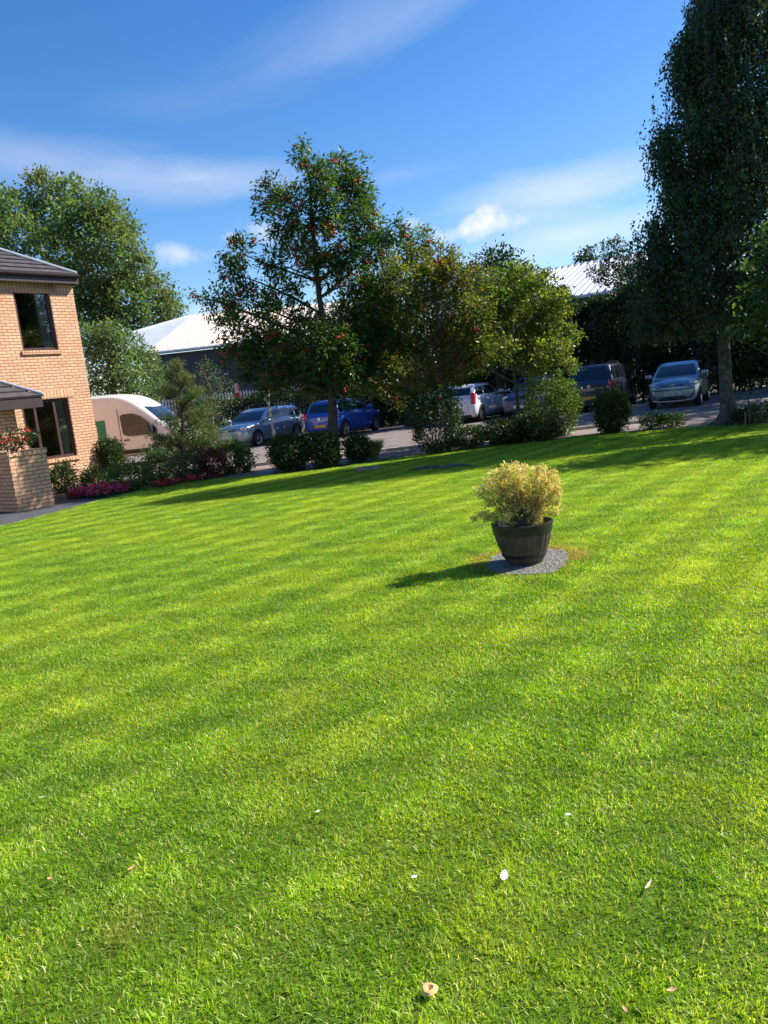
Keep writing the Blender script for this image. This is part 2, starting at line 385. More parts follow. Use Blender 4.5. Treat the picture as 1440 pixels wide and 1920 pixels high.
def bush(name, label, cat, c, r, mat, per_m2=350, leafl=.05, leafw=.025, box=0.0, group=None, tufts=0, flowers=None, upbias=.4, base_z=None, per_twig=8, stems=10, core=None):
    """c centre on ground (x,y), r (rx,ry,height). box 0..1 how clipped the shape is"""
    t = thing(name, label, cat, (c[0], c[1], 0), 0, group); rx, ry, h = r; z0 = base_z if base_z is not None else .06
    area = 2 * math.pi * ((rx + ry) / 2) * h; n = int(per_m2 * area / per_twig)
    d = ranvec(n); p = 2 + box * 8
    nrm = (np.abs(d) ** p).sum(1) ** (1 / p); d2 = d / nrm[:, None]
    sh = rng.uniform(.45, 1.0, n) ** .4; sh = sh * (1 + (.035 + .08 * (1 - box)) * rng.normal(size=n))
    low = 1 + 5 * box
    taper = 1 - .28 * np.clip(-(d2[:, 2]), 0, 1)
    tw = np.stack([d2[:, 0] * rx * taper, d2[:, 1] * ry * taper, d2[:, 2] * (h - z0) / 2], 1) * sh[:, None]; tw[:, 2] += z0 + (h - z0) / 2
    lump = 1 + .1 * (1 - box) * np.sin(d[:, 0] * 5 + c[0] * 3) * np.cos(d[:, 2] * 4 + c[1]); tw[:, :2] *= lump[:, None]
    if tufts:
        k = tufts; a = rng.uniform(0, 6.28, k); e = np.stack([np.cos(a) * rx * rng.uniform(.2, 1, k), np.sin(a) * ry * rng.uniform(.2, 1, k), h * rng.uniform(.85, 1.22, k)], 1); tw = np.concatenate([tw, e])
    n = len(tw); q = (tw[:, None, :] + rng.normal(size=(n, per_twig, 3)) * leafl * .8).reshape(-1, 3); q[:, 2] = np.maximum(q[:, 2], .02)
    T = np.clip(np.repeat(rng.normal(.45, .17, n), per_twig) + rng.normal(size=n * per_twig) * .1, 0, 1)
    ax = q - np.array([0, 0, h * .3]); ax /= np.linalg.norm(ax, axis=1)[:, None] + 1e-6
    V, F = leaf_quads(q, leafl, leafw, upbias, 0, ax + rng.normal(size=ax.shape) * .5)
    link('foliage', npmesh('foliage', V, F, tint=np.repeat(T, 4)), mat, t)
    mb = MB()
    for i in range(stems):
        a = random.uniform(0, 6.28); e = tw[random.randrange(n)]
        s = Vector((math.cos(a) * rx * .15, math.sin(a) * ry * .15, -.02)); e = Vector(e) * .95
        mb.tube([s, s.lerp(e, .5) + Vector((0, 0, .05)), e], [.014, .009, .004], 5, False)
    mb.build('stem', M_twig, t)
    if flowers:
        fm, nf, fs = flowers; sel = tw[rng.choice(n, nf)]; sel[:, 2] = np.maximum(sel[:, 2], h * .45) + .02
        q = (sel[:, None, :] + rng.normal(size=(nf, 6, 3)) * fs * .35).reshape(-1, 3)
        V, F = leaf_quads(q, fs * .9, fs * .7, .9, -.2); o = link('flowers', npmesh('flowers', V, F, tint=np.repeat(rng.random(len(q)), 4)), fm, t); tag(o, kind='stuff')
    return t

G_rowan = leafmat('rowan_leaf', [(.018, .05, .016), (.035, .085, .022), (.075, .14, .026), (.19, .26, .035)], .38)
G_rowan2 = leafmat('rowan_leaf_turning', [(.035, .06, .015), (.07, .11, .018), (.13, .17, .025), (.27, .25, .035)], .42, patch=(.13, .10, .03), pscale=.8)
G_maple = leafmat('yellow_green_leaf', [(.04, .09, .014), (.085, .15, .018), (.17, .25, .025), (.32, .36, .04)], .42, patch=(.12, .11, .03), pscale=1.3)
G_big = leafmat('oak_leaf', [(.05, .10, .04), (.09, .16, .06), (.15, .23, .08), (.26, .32, .12)], .4, patch=(.15, .16, .06), pscale=.35)
G_birch = leafmat('birch_leaf', [(.018, .04, .018), (.03, .062, .024), (.05, .09, .028), (.1, .15, .03)], .28)
G_hedge = leafmat('hedge_leaf', [(.012, .032, .012), (.02, .05, .016), (.035, .075, .02), (.07, .12, .03)], .22)
G_shrub = leafmat('shrub_leaf', [(.012, .03, .01), (.025, .055, .014), (.055, .1, .02), (.13, .2, .04)], .25)
G_bright = leafmat('bright_shrub_leaf', [(.03, .07, .015), (.06, .12, .02), (.12, .2, .03), (.25, .34, .06)], .35)
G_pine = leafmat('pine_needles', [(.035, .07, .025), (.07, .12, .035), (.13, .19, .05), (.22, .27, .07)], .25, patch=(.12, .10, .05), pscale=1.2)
G_barb = leafmat('barberry_leaf', [(.07, .025, .02), (.14, .04, .035), (.22, .07, .05), (.2, .13, .06)], .3)
G_spir = leafmat('gold_spirea_leaf', [(.34, .30, .08), (.52, .48, .15), (.68, .62, .25), (.82, .78, .42)], .35, patch=(.58, .42, .2), pscale=4)
G_grasstuft = leafmat('pale_grass', [(.16, .17, .06), (.28, .28, .1), (.4, .38, .16)], .3)
M_pink = leafmat('pink_petal', [(.55, .03, .12), (.75, .08, .22), (.85, .25, .38)], .3)
M_red = leafmat('red_petal', [(.45, .015, .03), (.65, .03, .06), (.8, .2, .2)], .3)
M_berry = simple('red_berry', (.62, .05, .02), .35, var=.3, scale=3)

# ================================================================== SETTING
EDGE = [(-340, 1075), (-150, 1022), (0, 988), (100, 963), (200, 935), (300, 912), (400, 899), (520, 890), (600, 882), (680, 870), (760, 857), (850, 846), (960, 833), (1060, 822), (1180, 812), (1280, 803), (1340, 799), (1440, 794), (1600, 782), (1800, 765)]
edge = [gp(*p) for p in EDGE]
lawn_poly = [(p.x, p.y) for p in edge] + [(22, edge[-1].y), (22, -6), (-16, -6), (-16, 6)]
sheet('ground', [(-900, -300), (900, -300), (900, 1500), (-900, 1500)], -.012, M_ground)
road = sheet('road', [(-45, 20.6), (45, 20.6), (45, 34), (-45, 34)], 0.0, M_asph)
sheet('pavement', [(-6.2, 13), (30, 13), (30, 20.45), (-6.2, 20.45)], .004, M_pave)
sheet('path', [(-26, 2), (-4.0, 2), (-3.6, 20.45), (-26, 20.45)], .008, M_path)
kb = MB()
x = -6.2
while x < 30: kb.box(x, x + .905, 20.45, 20.6, -.02, .085); x += .915
tag(kb.build('kerb', M_kerb), kind='structure')

# lawn soil sheet
def lawnmat():
    m, nt = newmat('lawn_turf'); g = N(nt, 'ShaderNodeNewGeometry'); P = g.outputs['Position']
    c = ramp(nt, noise(nt, P, 9, 8, .7), [(.3, (.07, .12, .010)), (.7, (.15, .23, .02))])
    c = mixc(nt, .5, c, ramp(nt, noise(nt, P, 120, 3), [(.35, (.02, .03, .008)), (.7, (.12, .16, .03))]))
    p = N(nt, 'ShaderNodeBsdfPrincipled'); L(nt, c, p.inputs['Base Color']); p.inputs['Roughness'].default_value = .95
    p.inputs['Specular IOR Level'].default_value = .1
    out(nt, p.outputs[0]); return m
lawn_o = sheet('lawn', lawn_poly, .012, lawnmat())
# planting bed between lawn edge and pavement (soil), bed by the house
bedp = [gp(*p) for p in [(505, 893), (600, 884), (680, 872), (760, 859), (850, 848), (960, 836), (1060, 824), (1120, 819)]]
bed = [(p.x, p.y - .15) for p in bedp] + [(p.x, p.y + .75) for p in reversed(bedp)]
sheet('flower_bed', bed, .009, M_soil)
hb = [gp(*p) for p in [(105, 938), (200, 927), (300, 911), (400, 893), (460, 884)]]
sheet('flower_bed', [(p.x, p.y) for p in hb] + [(-4.3, 20.3), (-9.5, 21.6), (hb[0].x - 2.6, hb[0].y + 2.6)], .014, M_soil)

# ---- grass: real blades, a few tiles scattered by a node group, loose blades at the edges
def grassmat():
    m, nt = newmat('grass_blade'); a = N(nt, 'ShaderNodeAttribute', attribute_name='tint'); g = N(nt, 'ShaderNodeNewGeometry'); P = g.outputs['Position']
    c = ramp(nt, a.outputs['Fac'], [(0, (.055, .14, .006)), (.35, (.16, .32, .009)), (.7, (.28, .47, .014)), (.93, (.40, .56, .04)), (1, (.60, .60, .2))])
    f1 = noise(nt, P, .6, 5, .65, .4); c = mixc(nt, ramp(nt, f1, [(.45, (0, 0, 0)), (.62, (.6, .6, .6))]), c, mixc(nt, .55, c, (.46, .53, .03)))
    f2 = noise(nt, P, 1.6, 6, .7, .6); c = mixc(nt, ramp(nt, f2, [(.5, (0, 0, 0)), (.68, (.6, .6, .6))]), c, mixc(nt, .65, c, (.03, .15, .008)))
    f4 = noise(nt, P, 11, 4, .7, .3); c = mixc(nt, ramp(nt, f4, [(.5, (0, 0, 0)), (.68, (.6, .6, .6))]), c, mixc(nt, .55, c, (.05, .15, .01)))
    f3 = noise(nt, P, 1.7, 4, .7, .3); c = mixc(nt, ramp(nt, f3, [(.66, (0, 0, 0)), (.76, (.5, .5, .5))]), c, (.36, .30, .06))
    # mower stripes: light off the leaning blades painted in as paler bands
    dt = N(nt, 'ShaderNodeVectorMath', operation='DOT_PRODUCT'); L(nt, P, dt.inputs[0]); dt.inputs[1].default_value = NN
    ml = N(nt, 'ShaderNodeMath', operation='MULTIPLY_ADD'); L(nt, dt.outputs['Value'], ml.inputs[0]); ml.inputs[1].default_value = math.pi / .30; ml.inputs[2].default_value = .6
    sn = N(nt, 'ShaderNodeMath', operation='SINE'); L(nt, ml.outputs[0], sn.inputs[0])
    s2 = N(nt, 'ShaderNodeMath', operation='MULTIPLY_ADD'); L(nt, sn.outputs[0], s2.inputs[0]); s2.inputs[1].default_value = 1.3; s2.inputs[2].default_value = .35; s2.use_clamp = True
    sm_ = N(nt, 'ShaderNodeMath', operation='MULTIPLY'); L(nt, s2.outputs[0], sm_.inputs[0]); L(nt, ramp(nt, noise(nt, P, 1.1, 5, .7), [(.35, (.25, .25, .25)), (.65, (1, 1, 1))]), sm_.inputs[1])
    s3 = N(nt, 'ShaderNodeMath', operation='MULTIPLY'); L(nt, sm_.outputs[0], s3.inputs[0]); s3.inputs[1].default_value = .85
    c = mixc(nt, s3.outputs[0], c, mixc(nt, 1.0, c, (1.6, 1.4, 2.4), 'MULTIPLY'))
    c = mixc(nt, 1.0, c, (1.08, 1.06, 1.0), 'MULTIPLY')
    for (qx, qy, qr, cc_, st) in ((240, 1745, .13, (.50, .46, .10), .8), (1060, 1122, .22, (.46, .52, .04), .7), (565, 1320, .3, (.42, .42, .05), .55), (1400, 1520, .35, (.40, .44, .06), .5), (205, 1790, .05, (.03, .05, .01), .9), (200, 1640, .09, (.03, .07, .01), .75), (800, 1270, .3, (.40, .5, .08), .4), (10, 1460, .1, (.03, .06, .015), .8)):
        q_ = gp(qx, qy); vd = N(nt, 'ShaderNodeVectorMath', operation='DISTANCE'); L(nt, P, vd.inputs[0]); vd.inputs[1].default_value = (q_.x, q_.y, 0)
        nn1 = N(nt, 'ShaderNodeMath', operation='MULTIPLY_ADD'); L(nt, noise(nt, P, 2.2 / qr, 5, .7), nn1.inputs[0]); nn1.inputs[1].default_value = 1.6 * qr; L(nt, vd.outputs['Value'], nn1.inputs[2])
        c = mixc(nt, ramp(nt, nn1.outputs[0], [(qr * .9, (st, st, st)), (qr * 1.9, (0, 0, 0))]), c, mixc(nt, .75, c, cc_))
    # parched ring round the planter slab
    pc = gp(985, 1057); vd = N(nt, 'ShaderNodeVectorMath', operation='DISTANCE'); L(nt, P, vd.inputs[0]); vd.inputs[1].default_value = (pc.x + .05, pc.y + .1, 0)
    rg = ramp(nt, vd.outputs['Value'], [(.0, (1, 1, 1)), (.42, (1, 1, 1)), (.62, (0, 0, 0))])
    rn = mixc(nt, 1.0, rg, ramp(nt, noise(nt, P, 4, 3), [(.42, (0, 0, 0)), (.55, (1, 1, 1))]), 'MULTIPLY')
    c = mixc(nt, rn, c, mixc(nt, .8, c, (.42, .28, .10)))
    p = N(nt, 'ShaderNodeBsdfPrincipled'); L(nt, c, p.inputs['Base Color']); p.inputs['Roughness'].default_value = .42; p.inputs['Specular IOR Level'].default_value = .45
    tr = N(nt, 'ShaderNodeBsdfTranslucent'); L(nt, mixc(nt, 1.0, c, (1.9, 1.7, .6), 'MULTIPLY'), tr.inputs[0])
    mx = N(nt, 'ShaderNodeMixShader'); mx.inputs[0].default_value = .45; L(nt, p.outputs[0], mx.inputs[1]); L(nt, tr.outputs[0], mx.inputs[2]); out(nt, mx.outputs[0]); return m
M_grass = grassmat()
TILE = .55
def blades(P, lean_dir, h0=.0175, w0=.0031, spread=1.6):
    n = len(P); h = h0 * rng.uniform(.45, 1.35, n) * (1 + .38 * np.sin(P[:, 0] * 47 + 2.1 * np.sin(P[:, 1] * 31)) * np.cos(P[:, 1] * 53 + 1.7 * np.sin(P[:, 0] * 37))) * np.where(rng.random(n) < .04, 1.5, 1); w = w0 * rng.uniform(.7, 1.4, n)
    # clumpy lean field
    a = np.sin(P[:, 0] * 23 + 3 * np.sin(P[:, 1] * 17)) * 1.3 + np.cos(P[:, 1] * 29 + P[:, 0] * 11) * 1.3 + rng.normal(size=n) * spread
    base = math.atan2(lean_dir[1], lean_dir[0]); a = base + a; ln = rng.uniform(.15, 1.7, n)
    lx = np.cos(a) * ln; ly = np.sin(a) * ln; nrm = np.sqrt(1 + ln * ln)
    f = rng.uniform(0, 6.28, n); bx = np.cos(f) * w / 2; by = np.sin(f) * w / 2
    z = P[:, 2]
    def pt(s, sx, bend): return np.stack([P[:, 0] + lx / nrm * h * s * bend + bx * sx, P[:, 1] + ly / nrm * h * s * bend + by * sx, z + h / nrm * s * (1.15 if s < .7 else 1.05)], 1)
    V = np.stack([pt(0, 1, 0), pt(0, -1, 0), pt(.55, -.85, .75), pt(.55, .85, .75), pt(1, 0.12, 1.25), pt(1, -.12, 1.25)], 1).reshape(-1, 3)
    i = np.arange(n)[:, None] * 6; F = np.concatenate([np.concatenate([i, i + 1, i + 2, i + 3], 1), np.concatenate([i + 3, i + 2, i + 5, i + 4], 1)], 0)
    T = np.clip(rng.beta(2.2, 2.6, n) * .9 + .12 * np.sin(P[:, 0] * 14 + P[:, 1] * 9), 0, .95); T = np.where(rng.random(n) < .10, 1.0, T)
    return V, F, np.repeat(T, 6)
PER = 8000
tiles = []
for k in range(4):
    P = np.stack([rng.uniform(-.03, TILE + .03, PER), rng.uniform(-.03, TILE + .03, PER), np.zeros(PER)], 1); P[:, :2] -= TILE / 2
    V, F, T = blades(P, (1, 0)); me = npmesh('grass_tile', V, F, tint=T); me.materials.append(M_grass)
    o = bpy.data.objects.new('grass_tile', me); tiles.append(o)
tcol = bpy.data.collections.new('grass_tiles')
for o in tiles: tcol.objects.link(o)
def inpoly(x, y, poly):
    x = np.asarray(x); y = np.asarray(y); ins = np.zeros(x.shape, bool); n = len(poly)
    for i in range(n):
        x1, y1 = poly[i]; x2, y2 = poly[(i + 1) % n]
        if y1 == y2: continue
        cnd = ((y1 > y) != (y2 > y)) & (x < (x2 - x1) * (y - y1) / (y2 - y1) + x1); ins ^= cnd
    return ins
potc = gp(985, 1058)
slab_key = [gp(*p) for p in [(912, 1064), (925, 1046), (960, 1036), (1000, 1034), (1040, 1033), (1064, 1038), (1066, 1050), (1056, 1066), (1038, 1078), (1000, 1081), (955, 1082), (925, 1076)]]
slab_pts = []
for i in range(len(slab_key)):
    for q in range(3): slab_pts.append(slab_key[i].lerp(slab_key[(i + 1) % len(slab_key)], q / 3) + Vector((random.uniform(-1, 1), random.uniform(-1, 1), 0)) * .009)
slab_poly = [(p.x, p.y) for p in slab_pts]
ptsP = []; ptsR = []; ptsI = []; loose = []
for i in range(-60, 60):
    for j in range(-60, 60):
        c = D * ((i + .5) * TILE) + NN * ((j + .5) * TILE - .6 * .55 / math.pi)
        if c.y < .6 or c.y > 26 or c.x < -14 or c.x > 17 or abs(c.x) > c.y * .75 + 3.0: continue
        cor = [c + D * (a * TILE / 2 * 1.15) + NN * (b * TILE / 2 * 1.15) for a in (-1, 0, 1) for b in (-1, 0, 1)]
        ii = inpoly([p.x for p in cor], [p.y for p in cor], lawn_poly)
        if not ii.any(): continue
        near_slab = (Vector((c.x, c.y)) - Vector((potc.x, potc.y))).length < .95
        flip = (j % 2) * math.pi
        if ii.all() and not near_slab:
            ptsP.append((c.x, c.y, .012)); ptsR.append(math.atan2(D.y, D.x) + flip + random.uniform(-.12, .12)); ptsI.append(random.randrange(4))
        else:
            n = PER if near_slab else 2600
            P = np.stack([rng.uniform(-.5, .5, n) * TILE, rng.uniform(-.5, .5, n) * TILE], 1)
            Q = np.stack([c.x + P[:, 0] * D.x + P[:, 1] * NN.x, c.y + P[:, 0] * D.y + P[:, 1] * NN.y], 1)
            k = inpoly(Q[:, 0], Q[:, 1], lawn_poly)
            if near_slab: k &= ~inpoly(Q[:, 0] + rng.normal(size=n) * .022, Q[:, 1] + rng.normal(size=n) * .022, slab_poly) | (rng.random(n) < .035)
            Q = Q[k]; loose.append((np.concatenate([Q, np.full((len(Q), 1), .012)], 1), (D.x * (1 if not flip else -1), D.y * (1 if not flip else -1)), 1 if near_slab else 1.6))
VV = []; FF = []; TT = []; b = 0
for P, dr, ws in loose:
    if len(P) == 0: continue
    V, F, T = blades(P, dr, w0=.0034 * ws); VV.append(V); FF.append(F + b); TT.append(T); b += len(V)
VV = np.concatenate(VV); FF = np.concatenate(FF); TT = np.concatenate(TT)
nl = len(VV); npt = len(ptsP); V = np.concatenate([VV, np.array(ptsP)])
gme = npmesh('grass', V, FF, tint=np.concatenate([TT, np.zeros(npt)]))
def fattr(me, nm, ty, vals): a = me.attributes.new(nm, ty, 'POINT'); a.data.foreach_set('value', vals)
if len(gme.vertices) == len(V):
    fattr(gme, 'is_tile', 'FLOAT', np.concatenate([np.zeros(nl), np.ones(npt)]).astype(np.float32))
    fattr(gme, 'turn', 'FLOAT', np.concatenate([np.zeros(nl), np.array(ptsR)]).astype(np.float32))
    fattr(gme, 'pick', 'INT', np.concatenate([np.zeros(nl), np.array(ptsI)]).astype(np.int32))
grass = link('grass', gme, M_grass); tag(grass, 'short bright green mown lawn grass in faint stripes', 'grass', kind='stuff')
ng = bpy.data.node_groups.new('grass_scatter', 'GeometryNodeTree')
ng.interface.new_socket('Geometry', in_out='INPUT', socket_type='NodeSocketGeometry'); ng.interface.new_socket('Geometry', in_out='OUTPUT', socket_type='NodeSocketGeometry')
gi = ng.nodes.new('NodeGroupInput'); go = ng.nodes.new('NodeGroupOutput'); ci = ng.nodes.new('GeometryNodeCollectionInfo'); ci.inputs[0].default_value = tcol
ci.inputs['Separate Children'].default_value = True; ci.inputs['Reset Children'].default_value = True
iop = ng.nodes.new('GeometryNodeInstanceOnPoints'); jn = ng.nodes.new('GeometryNodeJoinGeometry')
def nattr(nm, ty):
    n = ng.nodes.new('GeometryNodeInputNamedAttribute'); n.data_type = ty; n.inputs[0].default_value = nm; return n.outputs['Attribute']
cmp_ = ng.nodes.new('FunctionNodeCompare'); cmp_.data_type = 'FLOAT'; cmp_.operation = 'GREATER_THAN'; cmp_.inputs[1].default_value = .5
ng.links.new(nattr('is_tile', 'FLOAT'), cmp_.inputs[0]); ng.links.new(cmp_.outputs[0], iop.inputs['Selection'])
cmb = ng.nodes.new('ShaderNodeCombineXYZ'); ng.links.new(nattr('turn', 'FLOAT'), cmb.inputs[2])
er = ng.nodes.new('FunctionNodeEulerToRotation'); ng.links.new(cmb.outputs[0], er.inputs[0]); ng.links.new(er.outputs[0], iop.inputs['Rotation'])
iop.inputs['Pick Instance'].default_value = True; ng.links.new(nattr('pick', 'INT'), iop.inputs['Instance Index'])
ng.links.new(gi.outputs[0], iop.inputs['Points']); ng.links.new(ci.outputs[0], iop.inputs['Instance'])
ng.links.new(gi.outputs[0], jn.inputs[0]); ng.links.new(iop.outputs[0], jn.inputs[0]); ng.links.new(jn.outputs[0], go.inputs[0])
md = grass.modifiers.new('scatter', 'NODES'); md.node_group = ng

# ================================================================== HOUSE
WC = at(196, 898, 22.0); WC = Vector((WC.x, WC.y, 0))            # right corner of the brick wall
def wl(s, z, o=0.0): return WC - D * s + NN * o + Vector((0, 0, z))  # s metres left along wall, height z, o out from it
def wall_hit(px, py, o=0.0):
    d = ray(px, py); p0 = WC + NN * o; t = (p0 - EYE).dot(NN) / d.dot(NN); p = EYE + d * t; return (-(p - WC).dot(D), p.z)
def uvplane(me, udir, org):
    uv = me.uv_layers.new(name='UVMap'); 
    for poly in me.polygons:
        n = poly.normal; u = udir if abs(n.dot(udir)) < .7 else Vector((0, 0, 1)).cross(udir)
        for li in poly.loop_indices:
            p = me.vertices[me.loops[li].vertex_index].co - org; uv.data[li].uv = (p.dot(u), p.z if abs(n.z) < .7 else p.dot(Vector((0, 0, 1)).cross(u)))
EAVE = wall_hit(145, 527)[1]
up_w = [wall_hit(23, 544), wall_hit(93, 543), wall_hit(109, 656), wall_hit(43, 658)]
lo_w = [wall_hit(38, 755), wall_hit(128, 742), wall_hit(144, 852), wall_hit(60, 868)]
def rect(w): 
    s0 = (w[1][0] + w[2][0]) / 2; s1 = (w[0][0] + w[3][0]) / 2; z1 = (w[0][1] + w[1][1]) / 2; z0 = (w[2][1] + w[3][1]) / 2; return s0, s1, z0, z1
UW = rect(up_w); LW = rect(lo_w)
print('EAVE', EAVE, 'UW', UW, 'LW', LW, 'WC', WC)
house = thing('brick_house', 'two storey buff brick house with dark tiled hipped roof at left', 'house', WC)
SL = 9.0
def pwall():
    mb = MB(); ss = sorted({0, SL, UW[0], UW[1], LW[0], LW[1]}); zz = sorted({0, EAVE, UW[2], UW[3], LW[2], LW[3]})
    for a in range(len(ss) - 1):
        for b_ in range(len(zz) - 1):
            sm = (ss[a] + ss[a + 1]) / 2; zm = (zz[b_] + zz[b_ + 1]) / 2
            if any(w[0] < sm < w[1] and w[2] < zm < w[3] for w in (UW, LW)): continue
            q = [wl(ss[a + 1], zz[b_]), wl(ss[a], zz[b_]), wl(ss[a], zz[b_ + 1]), wl(ss[a + 1], zz[b_ + 1])]
            mb.add([p - WC for p in q], [(0, 1, 2, 3)])
    for w in (UW, LW):   # reveals
        dpt = -.14
        c = [wl(w[0], w[2]), wl(w[1], w[2]), wl(w[1], w[3]), wl(w[0], w[3])]; c2 = [p + NN * dpt for p in c]
        for i in range(4): mb.add([p - WC for p in (c[i], c[(i + 1) % 4], c2[(i + 1) % 4], c2[i])], [(0, 1, 2, 3)])
    # far side walls
    for q in ([wl(0, 0), wl(0, 0, -8), wl(0, EAVE, -8), wl(0, EAVE)], [wl(SL, 0, -8), wl(SL, 0), wl(SL, EAVE), wl(SL, EAVE, -8)], [wl(0, 0, -8), wl(SL, 0, -8), wl(SL, EAVE, -8), wl(0, EAVE, -8)]):
        mb.add([p - WC for p in q], [(0, 1, 2, 3)])
    o = mb.build('wall', M_brick, house); uvplane(o.data, D, Vector((0, 0, 0))); return o
pwall()
def hbox(name, s0, s1, z0, z1, o0, o1, mat, parent=house, uv=False, org=WC):
    mb = MB(); V = [wl(s, z, o) - org for (s, z, o) in ((s0, z0, o0), (s1, z0, o0), (s1, z0, o1), (s0, z0, o1), (s0, z1, o0), (s1, z1, o0), (s1, z1, o1), (s0, z1, o1))]
    mb.add(V, [(0, 3, 2, 1), (4, 5, 6, 7), (0, 1, 5, 4), (1, 2, 6, 5), (2, 3, 7, 6), (3, 0, 4, 7)])
    ob = mb.build(name, mat, parent)
    bm = bmesh.new(); bm.from_mesh(ob.data); bmesh.ops.recalc_face_normals(bm, faces=bm.faces); bm.to_mesh(ob.data); bm.free()
    if uv: uvplane(ob.data, D, Vector((0, 0, 0)))
    return ob
# brick trims
for w, nm in ((UW, 'lintel'), (LW, 'lintel')): hbox(nm, w[0] - .18, w[1] + .18, w[3], w[3] + .235, -.1, .012, M_soldier, uv=True)
hbox('brick_band', 0.002, SL, EAVE - .36, EAVE - .12, -.1, .012, M_soldier, uv=True)
for w in (UW, LW): hbox('sill', w[0] - .05, w[1] + .05, w[2] - .10, w[2] - .003, -.10, .05, M_soldier, uv=True)
def panemat():
    m, nt = newmat('window_glass'); tr = N(nt, 'ShaderNodeBsdfTransparent'); tr.inputs[0].default_value = (.75, .8, .8, 1); gl = N(nt, 'ShaderNodeBsdfGlossy'); gl.inputs['Roughness'].default_value = .02
    fr = N(nt, 'ShaderNodeFresnel'); fr.inputs[0].default_value = 1.6; ma = N(nt, 'ShaderNodeMath', operation='MULTIPLY_ADD', use_clamp=True); L(nt, fr.outputs[0], ma.inputs[0]); ma.inputs[1].default_value = 1.9; ma.inputs[2].default_value = .08
    mx = N(nt, 'ShaderNodeMixShader'); L(nt, ma.outputs[0], mx.inputs[0]); L(nt, tr.outputs[0], mx.inputs[1]); L(nt, gl.outputs[0], mx.inputs[2]); out(nt, mx.outputs[0]); return m
M_pane = panemat()
M_curt = simple('window_curtain', (.35, .32, .3), .8, var=.2)
def window(w, splits, curtain):
    fr = MB(); s0, s1, z0, z1 = w; t = .075
    def fb(a, b_, c, d_, o0=-.14, o1=-.06): 
        V = [wl(s, z, o) - WC for (s, z, o) in ((a, c, o0), (b_, c, o0), (b_, c, o1), (a, c, o1), (a, d_, o0), (b_, d_, o0), (b_, d_, o1), (a, d_, o1))]
        fr.add(V, [(0, 3, 2, 1), (4, 5, 6, 7), (0, 1, 5, 4), (1, 2, 6, 5), (2, 3, 7, 6), (3, 0, 4, 7)])
    fb(s0, s1, z0, z0 + t); fb(s0, s1, z1 - t, z1); fb(s0, s0 + t, z0 + t, z1 - t); fb(s1 - t, s1, z0 + t, z1 - t)
    for f in splits: m = s0 + (s1 - s0) * f; fb(m - .035, m + .035, z0 + t, z1 - t)
    fo = fr.build('window', M_frame, house)
    mbp = MB(); mbp.add([wl(s_, z_, -.105) - WC for s_, z_ in ((s1 - t, z0 + t), (s0 + t, z0 + t), (s0 + t, z1 - t), (s1 - t, z1 - t))], [(0, 1, 2, 3)]); mbp.build('pane', M_pane, fo)
    hbox('curtain', s0 + t, s0 + t + (s1 - s0) * curtain, z0 + t, z1 - t, -.22, -.18, M_curt, fo)
window(UW, (), .25); window(LW, (.3, .72), .16)
# roof: hipped, overhang .35, ridge back
OV = .20; PW = 8.0; RH = 2.6
def wp(s, z, o): return wl(s, z, o) - WC
e = [wp(-.07, EAVE + .12, OV), wp(SL + OV, EAVE + .12, OV), wp(SL + OV, EAVE + .12, -PW - OV), wp(-.07, EAVE + .12, -PW - OV)]
r1 = wp(4.0, EAVE + RH, -PW / 2); r2 = wp(SL - 3.6, EAVE + RH, -PW / 2)
rf = MB()
def slope(a, b_, c, d_, rows):
    """stepped tile courses over quad a-b (eave) to d-c (ridge)"""
    nrm = (b_ - a).cross(d_ - a).normalized(); nrm = nrm if nrm.z > 0 else -nrm
    for i in range(rows):
        t0 = i / rows; t1 = (i + 1) / rows
        p0 = a.lerp(d_, t0) + nrm * .045; p1 = b_.lerp(c, t0) + nrm * .045; p2 = b_.lerp(c, t1) + nrm * .008; p3 = a.lerp(d_, t1) + nrm * .008
        rf.add([p0, p1, p2, p3, a.lerp(d_, t0), b_.lerp(c, t0)], [(0, 1, 2, 3), (4, 5, 1, 0)])
slope(e[1], e[0], r1, r2, 16); slope(e[0], e[3], r1, r1, 16); slope(e[3], e[2], r2, r1, 16); slope(e[2], e[1], r2, r2, 16)
roof = rf.build('roof', M_tile, house)
hb2 = MB(); hb2.tube([e[0] + Vector((0, 0, .05)), r1 + Vector((0, 0, .06))], .045, 8); hb2.tube([r1 + Vector((0, 0, .06)), r2 + Vector((0, 0, .06))], .07, 8); hb2.build('hip_tiles', M_lead, roof, True)
fs = MB()
for a, b_ in ((0, 1), (0, 3), (3, 2), (2, 1)):
    A = e[a]; B = e[b_]; dz = Vector((0, 0, -.24)); 
    V, F = polyprism([A, B, B + dz, A + dz], .03, (B - A).cross(dz).normalized()); fs.add(V, F)
fs.add([e[0] + Vector((0, 0, -.2)), e[1] + Vector((0, 0, -.2)), wp(SL, EAVE - .08, -.01), wp(0, EAVE - .08, -.01)], [(0, 1, 2, 3)])
fs.add([e[0] + Vector((0, 0, -.2)), e[3] + Vector((0, 0, -.2)), wp(0, EAVE - .08, -8), wp(0, EAVE - .08, -.01)], [(0, 1, 2, 3)])
fs.build('fascia', M_fascia, house)
gt = MB(); gt.tube([e[0] + NN * .07 + Vector((0, 0, -.04)), e[1] + NN * .07 + Vector((0, 0, -.04))], .06, 8); gt.build('gutter', simple('gutter_plastic', (.03, .022, .024), .85, var=.1, spec=.2), house, True)

dp = MB(); dp.tube([wp(3.2, EAVE + .02, OV + .05), wp(3.2, EAVE - .25, .1), wp(3.2, EAVE - .6, .07), wp(3.2, .1, .07)], .036, 10); dp.build('downpipe', M_fascia, house, True)
